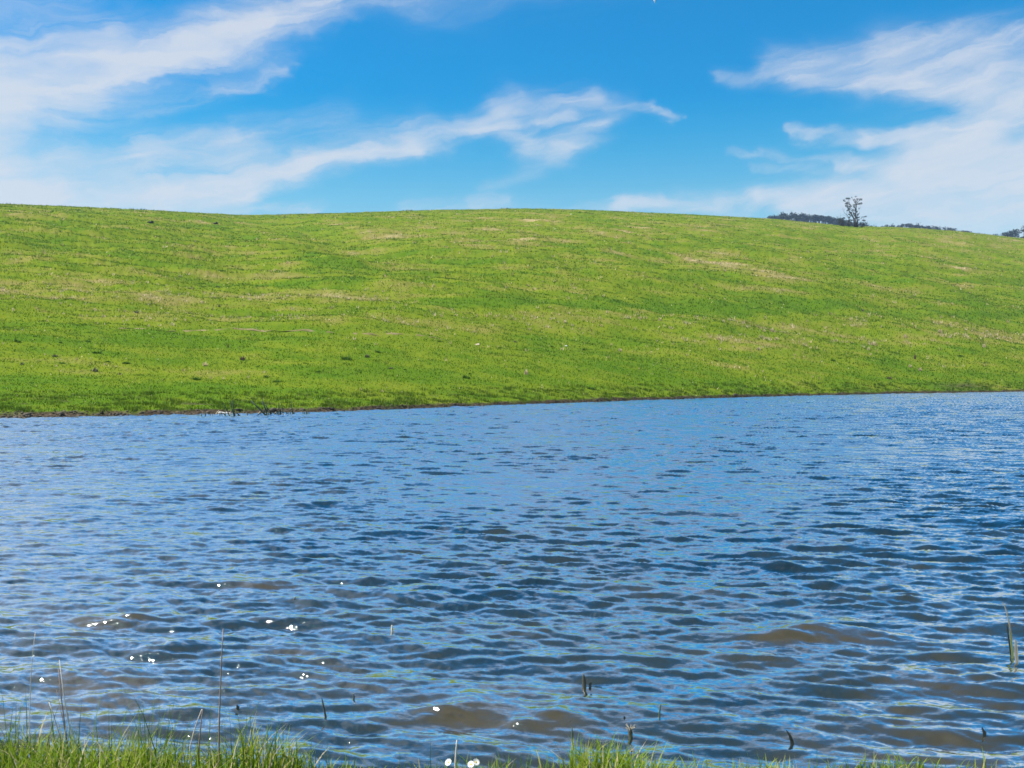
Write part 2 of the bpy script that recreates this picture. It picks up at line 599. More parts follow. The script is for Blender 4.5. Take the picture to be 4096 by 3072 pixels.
# single steeper waves with a bare brown face
for (q0, q1, q2, q3) in ((800, 637, 66, .125), (70, 626, 55, .06), (140, 622, 40, .05), (262, 588, 34, .06), (545, 634, 22, .04), (313, 506, 32, .06), (230, 509, 22, .05),
                         (785, 568, 36, .065), (450, 716, 40, .05), (180, 648, 40, .05), (548, 722, 45, .045), (360, 584, 18, .03), (70, 508, 28, .05), (965, 470, 30, .05), (1005, 552, 30, .06)):
    d_ = F * EYE / (q1 - YH)
    x_ = (q0 - 512) / F * d_
    sx_ = q2 / F * d_
    ax = (wx - x_) / sx_
    wz = wz + 0.8 * q3 * np.exp(-ax ** 2) * np.exp(-((wy - d_ - 0.10 * np.sin(ax * 2.1) - .10) / (.10 + .010 * d_)) ** 2) * (1 + .25 * perlin(wx * 3, wy * 3, 8))
wxx = wx + A * CH * dx1 + fine * 0.4 * dx2
wyy = wy + A * CH * dy1 + fine * 0.4 * dy2 - SKEW * wz
me = np_mesh('water', np.stack([wxx, wyy, wz], -1).reshape(-1, 3), grid_faces(NR, len(pw)), smooth=True)
m_w, nb, p = mat('lake_water', 0.6, 0.0)
tcn = nb.n('ShaderNodeTexCoord')
nw = nb.noise(tcn.outputs['Object'], 0.55, 4, 0.55)
spw = nb.n('ShaderNodeSeparateXYZ')
nb.put(spw.inputs[0], tcn.outputs['Object'])
shallow = nb.rng(spw.outputs[1], 5.5, 13.0, 0.13, -0.04)      # the bed shows brown close to the bank
for (q0, q1, q2, q3) in ((800, 635, 74, .34), (100, 622, 80, .26), (262, 586, 42, .20), (548, 722, 70, .13), (300, 650, 60, .2), (940, 690, 60, .08), (90, 685, 60, .2), (470, 712, 50, .12)):
    # brown of thin, see-through wave faces, put into the water colour at set spots
    d_ = F * EYE / (q1 - YH)
    ex = nb.m('MULTIPLY', nb.m('SUBTRACT', spw.outputs[0], (q0 - 512) / F * d_), 1 / (q2 / F * d_))
    ey = nb.m('MULTIPLY', nb.m('SUBTRACT', spw.outputs[1], d_), 1 / (.045 * d_))
    gz_n = nb.m('EXPONENT', nb.m('MULTIPLY', nb.m('MULTIPLY_ADD', ex, ex, nb.m('MULTIPLY', ey, ey)), -1.0))
    shallow = nb.m('MULTIPLY_ADD', gz_n, q3, shallow)
cw = nb.ramp(nb.m('ADD', nw, shallow), [(0.36, (0.003, 0.011, 0.016)), (0.60, (0.015, 0.019, 0.012)), (0.78, (0.042, 0.033, 0.010))])
nb.put(p.inputs['Base Color'], cw)
nb.put(p.inputs['Normal'], nb.comb(0.0, 0.0, 1.0))      # murky water glows from its depth, whatever the tilt of its skin
mp = nb.n('ShaderNodeMapping')
mp.inputs['Scale'].default_value = (0.42, 1.7, 1.0)
mp.inputs['Rotation'].default_value = (0, 0, 0.14)
nb.put(mp.inputs['Vector'], tcn.outputs['Object'])
# capillary ripples: the slope itself is a noise vector, so it stays alive at grazing distance
sp = nb.n('ShaderNodeSeparateXYZ')
nb.put(sp.inputs[0], tcn.outputs['Object'])
r1 = nb.n('ShaderNodeSeparateColor')
nb.put(r1.inputs[0], nb.noise(mp.outputs[0], 5.0, 4, 0.6, 0.2, col=True))
r2 = nb.n('ShaderNodeSeparateColor')
nb.put(r2.inputs[0], nb.noise(mp.outputs[0], 1.1, 3, 0.55, 0.2, col=True))
gustn = nb.rng(nb.noise(mp.outputs[0], 0.22, 4, 0.6), 0.3, 0.7, 0.45, 1.5)
far = nb.rng(sp.outputs[1], 9.0, 48.0, 0.0, 1.0)
amp = nb.m('MULTIPLY', gustn, nb.m('MULTIPLY_ADD', far, 0.24, 0.32))
big = nb.m('MULTIPLY_ADD', far, 0.34, 0.06)
tx = nb.m('ADD', nb.m('MULTIPLY', nb.m('SUBTRACT', r1.outputs[0], .5), amp), nb.m('MULTIPLY', nb.m('SUBTRACT', r2.outputs[0], .5), big))
ty = nb.m('ADD', nb.m('MULTIPLY', nb.m('SUBTRACT', r1.outputs[1], .5), amp), nb.m('MULTIPLY', nb.m('SUBTRACT', r2.outputs[1], .5), big))
ty = nb.m('SUBTRACT', ty, nb.m('MULTIPLY_ADD', far, 0.045, 0.068))
r3 = nb.n('ShaderNodeSeparateColor')
nb.put(r3.inputs[0], nb.noise(mp.outputs[0], 38.0, 3, 0.55, 0.1, col=True))
tx = nb.m('ADD', tx, nb.m('MULTIPLY_ADD', r3.outputs[0], .36, -.18))
ty = nb.m('ADD', ty, nb.m('MULTIPLY_ADD', r3.outputs[1], .36, -.18))
ge = nb.n('ShaderNodeNewGeometry')
va = nb.n('ShaderNodeVectorMath', operation='ADD')
nb.put(va.inputs[0], ge.outputs['Normal'])
nb.put(va.inputs[1], nb.comb(tx, ty, 0.0))
vn = nb.n('ShaderNodeVectorMath', operation='NORMALIZE')
nb.put(vn.inputs[0], va.outputs[0])
NRM = vn.outputs[0]
fr = nb.n('ShaderNodeFresnel')
fr.inputs['IOR'].default_value = 1.333
nb.put(fr.inputs['Normal'], NRM)
fac = nb.m('MAXIMUM', fr.outputs[0], nb.rng(fr.outputs[0], 0.019, 0.15, 0.095, 0.90, False))
gl = nb.n('ShaderNodeBsdfGlossy')
gl.inputs['Roughness'].default_value = 0.03
gl.inputs['Color'].default_value = (1, 1, 1, 1)
nb.put(gl.inputs['Normal'], NRM)
ms = nb.n('ShaderNodeMixShader')
nb.put(ms.inputs[0], fac)
m_w.node_tree.links.new(p.outputs[0], ms.inputs[1])
m_w.node_tree.links.new(gl.outputs[0], ms.inputs[2])
m_w.node_tree.links.new(ms.outputs[0], m_w.node_tree.nodes['Material Output'].inputs[0])
o = obj('water', me, m_w)
tag(o, kind='structure')

# ------------------------------------------------------------------ the near bank


def bank_edge(x):
    e = 5.36 + 0.14 * (1 - sstep(-1.35, -0.75, x)) + 0.12 * np.exp(-((x - 0.5) / 0.28) ** 2)
    return e + 0.05 * perlin(x * 2.2, x * 0 + 3.3, 14) + 0.03 * perlin(x * 7, x * 0 + 1.3, 15) - 0.5 * sstep(4, 12, np.abs(x))


def bank_z(x, y):
    d = bank_edge(x) - y
    z = np.where(d > 0, 0.045 + 0.50 * (1 - np.exp(-np.maximum(d, 0) / 3.0)), 0.045 + d * 0.55)
    return z + 0.025 * fbm(x * 1.7, y * 1.7, 41, 3) * sstep(-.05, .3, d)


bx = np.concatenate([np.linspace(-260, -7, 40), np.linspace(-6.8, 6.8, 180), np.linspace(7, 260, 40)])
bd = np.concatenate([[-0.9, -.5, -.3], np.linspace(-.2, 1.6, 46), np.linspace(1.8, 6, 14), [12, 30, 90, 260]])
BX, BD = np.meshgrid(bx, bd)
BY = bank_edge(BX) - BD
BZ = bank_z(BX, BY)
m_soil = simple_mat('bank_soil', (0.028, 0.045, 0.010), (0.085, 0.10, 0.03), 6.0, 0.95, 0.1, 0.4)
o = obj('bank', np_mesh('bank', np.stack([BX, BY, BZ], -1).reshape(-1, 3), grid_faces(len(bd), len(bx))[:, ::-1], smooth=True), m_soil)
tag(o, kind='structure')

# ------------------------------------------------------------------ grass material driven by a per-blade tint


def grass_mat(name, stops, trans=0.4, rough=0.5, spec=0.3):
    m, nb, p = mat(name, rough + .15, spec * .25)
    c = nb.ramp(nb.attr('tint'), stops)
    nb.put(p.inputs['Base Color'], c)
    tr = nb.n('ShaderNodeBsdfTranslucent')
    nb.put(tr.inputs['Color'], c)
    ms = nb.n('ShaderNodeMixShader')
    ms.inputs[0].default_value = trans
    L = m.node_tree.links
    L.new(p.outputs[0], ms.inputs[1])
    L.new(tr.outputs[0], ms.inputs[2])
    L.new(ms.outputs[0], m.node_tree.nodes['Material Output'].inputs[0])
    return m


m_pgrass = grass_mat('pasture_grass', [(0.0, (0.056, 0.126, 0.008)), (0.35, (0.106, 0.170, 0.012)), (0.6, (0.155, 0.176, 0.028)),
                                       (0.8, (0.34, 0.27, 0.12)), (1.0, (0.70, 0.58, 0.40))], 0.45)

# blades over the pasture: each a leaning triangle, larger tufts with distance
NBL = 400000
bpx = rng.uniform(-110, 1134, NBL)
bu = rng.uniform(0.0, 1.0, NBL) ** 0.97
gx_, gy_, gz_ = hill(bpx, bu)
bdry, bpy_ = dryness(bpx, bu, gx_, gy_)
brise = gy_ - shore_d(bpx)
clump = fbm(gx_ / 1.6, gy_ / 1.6, 19, 3)
keep = (brise > 0.45 + 0.4 * rng.random(NBL)) & (rng.random(NBL) < 0.75 + 0.8 * clump)
bare_b = 0.75 * sstep(0.30, 0.55, fbm(gx_ / 2.6, gy_ / 1.1, 61, 3)) * (1 - sstep(2.5, 9, brise))
bare_b = np.maximum(bare_b, 0.8 * np.exp(-((bpx - 965) / 25) ** 2 - ((bpy_ - 387) / 3) ** 2))
keep &= rng.random(NBL) > bare_b
# the worn track stays thinly grassed
trk = np.exp(-((bpy_ - (331.5 + (bpx - 130) * 0.0275)) / 0.9) ** 2) * sstep(95, 140, bpx) * (1 - sstep(430, 455, bpx))
keep &= rng.random(NBL) > trk * 0.8
gx_, gy_, gz_, bdry, clump = (a[keep] for a in (gx_, gy_, gz_, bdry, clump))
n = len(gx_)
hgt = np.clip(0.0013 * gy_, 0.09, 0.25) * rng.uniform(0.55, 1.35, n) * (1 + 0.5 * np.clip(clump, 0, 1))
wid = np.clip(0.00050 * gy_, 0.018, 0.14) * rng.uniform(0.6, 1.4, n)
th = rng.uniform(0, 2 * np.pi, n)
ph = rng.uniform(0, 2 * np.pi, n)
lean = rng.uniform(0.3, 1.3, n) * hgt
V = np.empty((n, 3, 3))
V[:, 0] = np.stack([gx_ - np.cos(th) * wid, gy_ - np.sin(th) * wid, gz_ - 0.02], -1)
V[:, 1] = np.stack([gx_ + np.cos(th) * wid, gy_ + np.sin(th) * wid, gz_ - 0.02], -1)
V[:, 2] = np.stack([gx_ + np.cos(ph) * lean, gy_ + np.sin(ph) * lean, gz_ + hgt], -1)
tint = np.clip(bdry * 0.78 + rng.normal(0, 0.11, n) - 0.22 * np.clip(clump, 0, 1) + 0.02, 0, 1)
straw = rng.random(n) < 0.012 + 0.10 * np.clip(bdry - 0.35, 0, 1)  # pale tint stands for dry straw and for glossy sparkles on the grass
tint = np.where(straw, rng.uniform(0.75, 1.0, n), tint)
me = np_mesh('grass', V.reshape(-1, 3), np.arange(n * 3).reshape(n, 3), {'tint': np.repeat(tint, 3)})
o = obj('grass', me, m_pgrass)
tag(o, 'bright green pasture grass covering the hill across the lake', 'grass', kind='stuff')


def tuft_field(name, cx, cy, cz, hh, nb_, tint0, spread, mat_, label, sx=1.0):
    """many loose upright tufts as one mesh"""
    n = len(cx)
    k = nb_
    X = np.repeat(cx, k)
    Y = np.repeat(cy, k)
    Z = np.repeat(cz, k)
    H = np.repeat(hh, k) * rng.uniform(0.5, 1.2, n * k)
    th = rng.uniform(0, 2 * np.pi, n * k)
    ph = rng.uniform(0, 2 * np.pi, n * k)
    rr = rng.random(n * k) ** 0.5 * np.repeat(hh, k) * spread
    X = X + np.cos(th) * rr * sx
    Y = Y + np.sin(th) * rr
    w = np.clip(0.00028 * Y, 0.008, .1) * rng.uniform(.7, 1.3, n * k)
    ln = H * rng.uniform(0.05, 0.6, n * k)
    V = np.empty((n * k, 3, 3))
    V[:, 0] = np.stack([X - np.cos(ph) * w, Y - np.sin(ph) * w, Z - 0.05], -1)
    V[:, 1] = np.stack([X + np.cos(ph) * w, Y + np.sin(ph) * w, Z - 0.05], -1)
    V[:, 2] = np.stack([X + np.cos(th) * ln, Y + np.sin(th) * ln, Z + H], -1)
    tint = np.clip(np.repeat(tint0, k) + rng.normal(0, .08, n * k), 0, 1)
    me = np_mesh(name, V.reshape(-1, 3), np.arange(n * k * 3).reshape(-1, 3), {'tint': np.repeat(tint, 3)})
    o = obj(name, me, mat_)
    return tag(o, label, 'grass', kind='stuff')


# scattered dry tufts of the terraces
cand = 26000
tp = rng.uniform(-110, 1134, cand)
tu = rng.uniform(0.03, 1.0, cand)
tx_, ty_, tz_ = hill(tp, tu)
td, tpy = dryness(tp, tu, tx_, ty_)
clus = fbm(tx_ / 7, ty_ / 5, 91, 3)
bandw = np.exp(-((tpy - 318) / 12) ** 2) + np.exp(-((tpy - 292 - .02 * tp) / 8) ** 2) * (tp < 420) + 0.9 * np.exp(-((tpy - 338) / 9) ** 2) * (tp > 620) + 0.5 * np.exp(-((tu - 1) / .035) ** 2) + 0.22
k_ = rng.random(cand) < np.clip((td - 0.22) * 1.2, 0, 1) * bandw * np.clip(0.40 + 1.8 * clus, 0, 1) * 1.6
tuft_field('dry_grass', tx_[k_], ty_[k_], tz_[k_], np.clip(0.0030 * ty_[k_], .16, .55) * rng.uniform(.5, 1.25, k_.sum()), 11,
           rng.uniform(.80, 1.0, k_.sum()), 0.45, m_pgrass, 'dry straw coloured grass tufts standing in loose bands across the green slope')
# small dark green rank clumps, widened into dashes that also stand for hummock shade
k_ = rng.random(cand) < 0.065 * np.clip(0.25 + 2.4 * clus, 0, 1)
m_rank = grass_mat('rank_grass', [(0.0, (0.034, 0.066, 0.006)), (0.6, (0.070, 0.125, 0.010)), (1.0, (0.13, 0.17, 0.025))], 0.35)
tuft_field('rank_grass', tx_[k_], ty_[k_], tz_[k_], np.clip(0.0012 * ty_[k_], .10, .38) * rng.lognormal(0, .42, k_.sum()), 30,
           rng.uniform(.0, .8, k_.sum()), 1.7, m_rank, 'low dark green rank grass scattered over the pasture', 2.6)

# shaggy grass of the far bank above the mud
cand = 5200
tp = rng.uniform(-110, 1134, cand)
sd = shore_d(tp)
rr_ = 0.7 + rng.random(cand) ** 1.4 * 7
yrr, drr = ridge(tp)
tu = np.log((sd + rr_) / sd) / np.log(drr / sd)
tx_, ty_, tz_ = hill(tp, tu)
cl = fbm(tx_ / 2.0, ty_ / 1.0, 23, 3)
k_ = cl > 0.0
tuft_field('bank_grass', tx_[k_], ty_[k_], tz_[k_], rng.uniform(.10, .26, k_.sum()), 14, rng.uniform(0, 1, k_.sum()), 1.3, m_rank,
           'shaggy dark green grass along the muddy far water line')

# ------------------------------------------------------------------ mud clods and pebbles under the far bank
m_clod = simple_mat('clod_mud', (0.016, 0.013, 0.009), (0.13, 0.11, 0.08), 1.3, 0.9, 0.2)
vs, fs = [], []
ico = [(0, 0, 1), (.89, 0, .45), (.28, .85, .45), (-.72, .53, .45), (-.72, -.53, .45), (.28, -.85, .45),
       (.72, .53, -.45), (-.28, .85, -.45), (-.89, 0, -.45), (-.28, -.85, -.45), (.72, -.53, -.45), (0, 0, -1)]
icof = [(0, 1, 2), (0, 2, 3), (0, 3, 4), (0, 4, 5), (0, 5, 1), (1, 6, 2), (2, 7, 3), (3, 8, 4), (4, 9, 5), (5, 10, 1),
        (6, 7, 2), (7, 8, 3), (8, 9, 4), (9, 10, 5), (10, 6, 1), (6, 11, 7), (7, 11, 8), (8, 11, 9), (9, 11, 10), (10, 11, 6)]
icoa = np.array(ico)
NCL = 2600
cp = rng.uniform(-110, 1134, NCL)
sd = shore_d(cp)
rr_ = rng.normal(0.25, 0.28, NCL)
yrr, drr = ridge(cp)
cu = np.log((sd + rr_) / sd) / np.log(drr / sd)
cx, cy, cz = hill(cp, cu)
cs = rng.lognormal(-3.35, 0.5, NCL)
V = icoa[None] * (cs[:, None, None] * rng.uniform(.6, 1.4, (NCL, 12, 1))) * rng.uniform(.6, 1.5, (NCL, 1, 3)) * np.array([1.3, 1, .7])
V = V + np.stack([cx, cy, np.maximum(cz, -0.02)], -1)[:, None]
Fc = np.array(icof)[None] + (np.arange(NCL) * 12)[:, None, None]
o = obj('mud_clods', np_mesh('mud_clods', V.reshape(-1, 3), Fc.reshape(-1, 3)), m_clod)
tag(o, 'dark mud clods and pebbles along the far water line', 'mud', kind='stuff')

# worn cattle track: a ragged strip of bare earth draped on the slope
tpx = np.linspace(118, 446, 150)
tpy = 331.2 + (tpx - 130) * 0.0275 + 0.5 * perlin(tpx / 23, tpx * 0, 3)
tuu = u_at(tpx, tpy)
x0, y0, z0 = hill(tpx, tuu)
wv_ = 0.15 + 0.13 * perlin(tpx / 9, tpx * 0 + 4, 6)
rows = []
for s_ in (-1, -.3, .3, 1):
    yy = y0 + s_ * wv_ * 2.0
    yr_, dr_ = ridge(tpx)
    sd_ = shore_d(tpx)
    uu = np.log(yy / sd_) / np.log(dr_ / sd_)
    x1, y1, z1 = hill(tpx, uu)
    rows.append(np.stack([x1, y1, z1 + 0.045 + 0.16 * perlin(tpx / 13, tpx * 0 + s_ * .3, 66) - 0.05 * (np.abs(tpx - 275) > 35)], -1))
m_track = simple_mat('bare_earth', (0.09, 0.08, 0.025), (0.22, 0.18, 0.10), 0.6, 0.95, 0.1)
o = obj('path', np_mesh('path', np.array(rows).reshape(-1, 3), grid_faces(4, 150), smooth=True), m_track)
tag(o, kind='structure')

# ------------------------------------------------------------------ single tussocks


def tussock_mesh(name, kind):
    vs, fs, tn = [], [], []
    nbl = 110
    for i in range(nbl):
        a = random.uniform(0, 2 * math.pi)
        r0 = random.random() ** .6 * 0.38
        out = random.uniform(.10, .55) if kind != 'tall' else random.uniform(.02, .16)
        h = random.uniform(.35, 1.0) * (1 - 0.55 * r0 / .38)
        w = random.uniform(.022, .045) if kind != 'tall' else .018
        ba = a + random.uniform(-.6, .6)
        bx_, by_ = math.cos(a) * r0, math.sin(a) * r0
        ex, ey = math.cos(ba) * out * h, math.sin(ba) * out * h
        sx, sy = -math.sin(ba) * w, math.cos(ba) * w
        k = len(vs)
        vs += [(bx_ - sx, by_ - sy, -.08), (bx_ + sx, by_ + sy, -.08),
               (bx_ + ex * .35 - sx * .8, by_ + ey * .35 - sy * .8, h * .62), (bx_ + ex * .35 + sx * .8, by_ + ey * .35 + sy * .8, h * .62),
               (bx_ + ex, by_ + ey, h * random.uniform(.75, 1.0))]
        fs += [(k, k + 1, k + 3), (k, k + 3, k + 2), (k + 2, k + 3, k + 4)]
        tv = random.random()
        tn += [tv] * 5
    return np_mesh(name, np.array(vs), np.array(fs), {'tint': np.array(tn)})


m_tgreen = grass_mat('tussock_green', [(0, (0.032, 0.085, 0.012)), (.7, (0.070, 0.150, 0.016)), (1, (0.13, 0.19, 0.03))], .45)
m_tstraw = grass_mat('tussock_straw', [(0, (0.38, 0.31, 0.15)), (.6, (0.62, 0.52, 0.32)), (1, (0.75, 0.67, 0.48))], .5)
m_tgrey = grass_mat('tussock_grey', [(0, (0.06, 0.09, 0.035)), (.6, (0.16, 0.17, 0.09)), (1, (0.36, 0.32, 0.21))], .35)
m_tbrown = grass_mat('tussock_brown', [(0, (0.06, 0.045, 0.025)), (.6, (0.14, 0.105, 0.06)), (1, (0.30, 0.23, 0.14))], .35)
TK = {'green': m_tgreen, 'straw': m_tstraw, 'grey': m_tgrey, 'brown': m_tbrown, 'tall': m_tbrown}
TM = {}
for k in TK:
    TM[k] = [tussock_mesh(k + '_tussock', k) for _ in range(3)]
    for q in TM[k]:
        q.materials.append(TK[k])
# bearing, row, width in px, height ratio, kind, own label
TUSS = [
    (17.4, 348.5, 10, .35, 'green', None), (60.6, 348, 5, .6, 'green', None), (88, 345, 8.5, .36, 'green', None), (35, 344, 5, .35, 'green', None),
    (96.8, 357, 13, .3, 'green', None), (95.4, 373, 8, .8, 'grey', 'steep grey green tussock of pale topped grass low on the pasture'), (22, 367, 5, .8, 'grey', None),
    (55, 358.5, 8, .4, 'grey', None), (108, 364, 7, .3, 'green', None), (126, 365.5, 11, .25, 'green', None), (62, 365, 8, .3, 'green', None),
    (120, 375, 5, .3, 'green', None), (242.5, 362.5, 8, .75, 'brown', None), (205, 368, 7, .7, 'straw', None),
    (228, 350.5, 2.6, 2.4, 'tall', 'thin dark upright dry stalk clump on the lower pasture'), (347, 361.5, 13, .42, 'green', None),
    (367, 359.5, 7, .75, 'grey', None), (378, 355.5, 8, .45, 'green', None), (266, 379.5, 6, .5, 'green', None), (276.6, 384, 11, .3, 'green', None),
    (195.6, 381.5, 15, .25, 'green', None), (466, 379.5, 13, .38, 'green', None), (391, 370, 7, .4, 'grey', None), (440, 344.5, 6, .4, 'green', None),
    (132, 267, 4, .5, 'green', None), (222, 274.6, 7, .35, 'green', None), (217.6, 287, 6, .35, 'green', None), (136.6, 316, 5, .7, 'grey', None),
    (248, 296, 3.5, 1.1, 'straw', None), (219, 308, 3.5, .9, 'grey', None), (348, 302, 4.5, .7, 'straw', None), (306, 261, 5, .3, 'green', None),
    (590.7, 390.8, 12, .28, 'green', None), (526, 375.5, 5.5, 1.3, 'straw', None), (583.8, 346, 6, .45, 'green', None), (758.5, 349.5, 5, .9, 'straw', None),
    (910, 368, 5, .75, 'straw', None), (920, 371.5, 6, .7, 'straw', None), (889, 380, 7, .45, 'brown', 'low dark brown tussock above the bare bank patch'),
    (914.8, 358.5, 4, 2.0, 'tall', 'sparse tall dark weed stalks beside straw tufts on the slope'), (715.7, 359, 6, .4, 'green', None),
    (968, 340.5, 4, 1.1, 'straw', None), (772, 330.5, 5.5, .9, 'straw', None), (764, 331, 4, .8, 'straw', None), (873, 339, 6, .9, 'straw', None),
    (776, 338.5, 5, .8, 'straw', None), (719, 337.5, 5, .9, 'straw', None), (984, 350, 5, 1.0, 'straw', None), (868.5, 348.5, 4, 1.1, 'straw', None),
    (862.7, 314.4, 3.5, .8, 'grey', None), (905, 337, 5, .9, 'straw', None), (940, 336, 6, .8, 'straw', None), (836, 337, 4, .9, 'straw', None),
    (620, 346, 5, .8, 'straw', None), (660, 320, 4.5, .9, 'straw', None), (565, 318, 5, .9, 'straw', None), (640, 318, 4, .9, 'straw', None),
    (700, 258, 5, .35, 'green', None), (752, 276, 5, .35, 'green', None), (872, 270, 5, .3, 'green', None), (470, 375, 5, .5, 'green', None),
    (405, 371, 5, .4, 'green', None), (318, 374, 8, .3, 'green', None), (305, 366, 6, .3, 'green', None), (515, 339.5, 5, .5, 'grey', None),
    (552, 341.5, 5, .5, 'green', None), (500, 345.5, 6, .3, 'green', None), (833, 361, 7, .3, 'green', None), (960, 356, 8, .3, 'green', None),
]
TGRP = {'green': 'green tussocks on the pasture slope', 'straw': 'straw tussocks on the pasture slope', 'grey': 'grey tussocks on the pasture slope', 'brown': 'brown tussocks on the pasture slope'}
TLOOK = {'green': 'dark green grass', 'straw': 'pale straw grass', 'grey': 'grey green weathered', 'brown': 'brown dry grass'}
ORD = ['first', 'second', 'third', 'fourth', 'fifth', 'sixth', 'seventh', 'eighth', 'ninth', 'tenth', 'eleventh', 'twelfth', 'thirteenth', 'fourteenth', 'fifteenth', 'sixteenth']


def tzone(py):
    if py > 372:
        return 'just above the water line'
    if py > 352:
        return 'on the lower pasture'
    if py > 330:
        return 'level with the worn track'
    if py > 290:
        return 'on the middle terraces'
    return 'high on the slope'


for i, (px, py, w, hr, kd, lab) in enumerate(TUSS):
    x, y, z = on_hill(px, py)
    s = w * 1.0 / F * y
    o = obj({'green': 'green_tussock', 'straw': 'straw_tussock', 'grey': 'grey_tussock', 'brown': 'brown_tussock', 'tall': 'weed_stalks'}[kd], TM[kd][i % 3])
    o.location = (x, y, z)
    o.scale = (s, s * .8, s * hr * 1.15)
    o.rotation_euler = (0, 0, random.uniform(0, 6.28))
    if not lab:
        same = sorted(q[0] for q in TUSS if q[4] == kd and tzone(q[1]) == tzone(py) and not q[5])
        lab = TLOOK[kd] + ' tussock ' + tzone(py)
        if len(same) > 1:
            lab += ', ' + ORD[same.index(px)] + ' from the left there'
    tag(o, lab, 'tussock', TGRP.get(kd))

# ------------------------------------------------------------------ stones, logs, driftwood
m_stone = simple_mat('sandy_stone', (0.30, 0.24, 0.17), (0.50, 0.42, 0.33), 2.5, 0.85, 0.2, .4)
m_white = simple_mat('white_stone', (0.62, 0.60, 0.56), (0.80, 0.78, 0.74), 2.5, 0.8, 0.2, .2)
m_log = simple_mat('charred_wood', (0.008, 0.009, 0.012), (0.03, 0.03, 0.034), 4, 0.9, 0.2, .4)
m_drift = simple_mat('bleached_wood', (0.50, 0.46, 0.40), (0.78, 0.75, 0.70), 9, 0.8, 0.2, .3)


def rock_mesh(name, sx, sy, sz, seed=0):
    r = np.random.default_rng(seed)
    v = icoa * r.uniform(.75, 1.25, (12, 1)) * np.array([sx, sy, sz])
    return np_mesh(name, v, np.array(icof))


x, y, z = on_hill(477.5, 344)
me = TubeMesh()
# a slab that tilts up to the right, its end in shade
hw = 0.40
pts = [(-.95, -.55, -.1), (.62, -.62, -.1), (.75, .35, -.1), (-.8, .4, -.1), (-.95, -.15, .06), (.42, .02, .62), (.60, .36, .62), (-.75, .38, .12)]
me.v = [Vector(q) for q in pts]
me.f = [(3, 2, 1, 0), (4, 5, 6, 7), (0, 1, 5, 4), (1, 2, 6, 5), (2, 3, 7, 6), (3, 0, 4, 7)]
o = obj('rock', me.mesh('rock', False), m_stone, loc=(x, y, z + .04))
o.scale = (.34, .34, .30)
bv = o.modifiers.new('bevel', 'BEVEL')
bv.width = 0.05
bv.segments = 2
tag(o, 'sandy tilted slab of rock alone just above the worn track', 'rock')
for (px, py, s, lab) in ((555, 228.5, .28, 'lower of two white stones near the hill crest'), (571, 215.6, .25, 'upper of two white stones just under the hill crest'),
                         (566, 341, .14, 'flat white stone in the middle of the lower pasture')):
    x, y, z = on_hill(px, py)
    o = obj('stone', rock_mesh('stone', s * 1.5, s, s * .6, int(px)), m_white, loc=(x, y, z + s * .25))
    tag(o, lab, 'stone')
for px, lab in ((150.5, 'dark log with a raised knob under the crest, further from the saddle'), (215.3, 'dark log with a raised knob, close to the saddle in the crest')):
    x, y, z = on_hill(px, 223.2)
    r = obj('log', None, loc=(x, y, z))
    tag(r, lab, 'log', 'dark logs under the hill crest')
    tm = TubeMesh()
    tm.tube([(-.85, 0, .22), (-.7, 0, .25), (0, .05, .25), (.7, 0, .28), (.85, 0, .25)], [.16, .24, .25, .26, .18], 8)
    obj('trunk', tm.mesh('log_trunk'), m_log, r)
    tm = TubeMesh()
    tm.tube([(.35, 0, .3), (.38, 0, .55), (.3, .02, .72), (.22, .02, .75)], [.25, .22, .14, .06], 7)
    tm.tube([(.5, 0, .3), (.72, 0, .5), (.82, .02, .52)], [.2, .16, .08], 7)
    obj('knob', tm.mesh('log_knob'), m_log, r)
x, y, z = on_hill(226, 413.9)
tm = TubeMesh()
tm.tube([(-1.25, 0, .05), (-1.0, .02, .06), (-.3, 0, .035), (.5, .03, .03), (1.2, 0, .01)], [.05, .075, .05, .04, .015], 7)
tm.tube([(-.2, 0, .04), (.1, -.06, .09), (.4, -.1, .10)], [.03, .02, .008], 5)
sd_ = float(shore_d(226.))
o = obj('driftwood', tm.mesh('driftwood'), m_drift, loc=(x, sd_ - 0.02, 0.03))
o.rotation_euler = (0, 0, 0.2)
o.scale = (.33, .6, .8)
tag(o, 'bleached white driftwood branch lying at the far water line', 'driftwood')

# ------------------------------------------------------------------ eucalypts on the ridge
m_bark = simple_mat('eucalypt_bark', (0.035, 0.026, 0.022), (0.11, 0.085, 0.07), 1.5, 0.85, 0.2, .4)
m_leaf = simple_mat('eucalypt_leaf', (0.012, 0.022, 0.012), (0.036, 0.048, 0.024), 0.8, 0.55, 0.4, 0, .25)
TB = on_hill(855.6, 227.8)
ZS = 0.0219 * TB[1] / 550.0      # metres per pixel of the study of the trees


def zp(x, y, d=0.0):
    return ((x - 1090) * ZS, d, (1183 - y) * ZS)


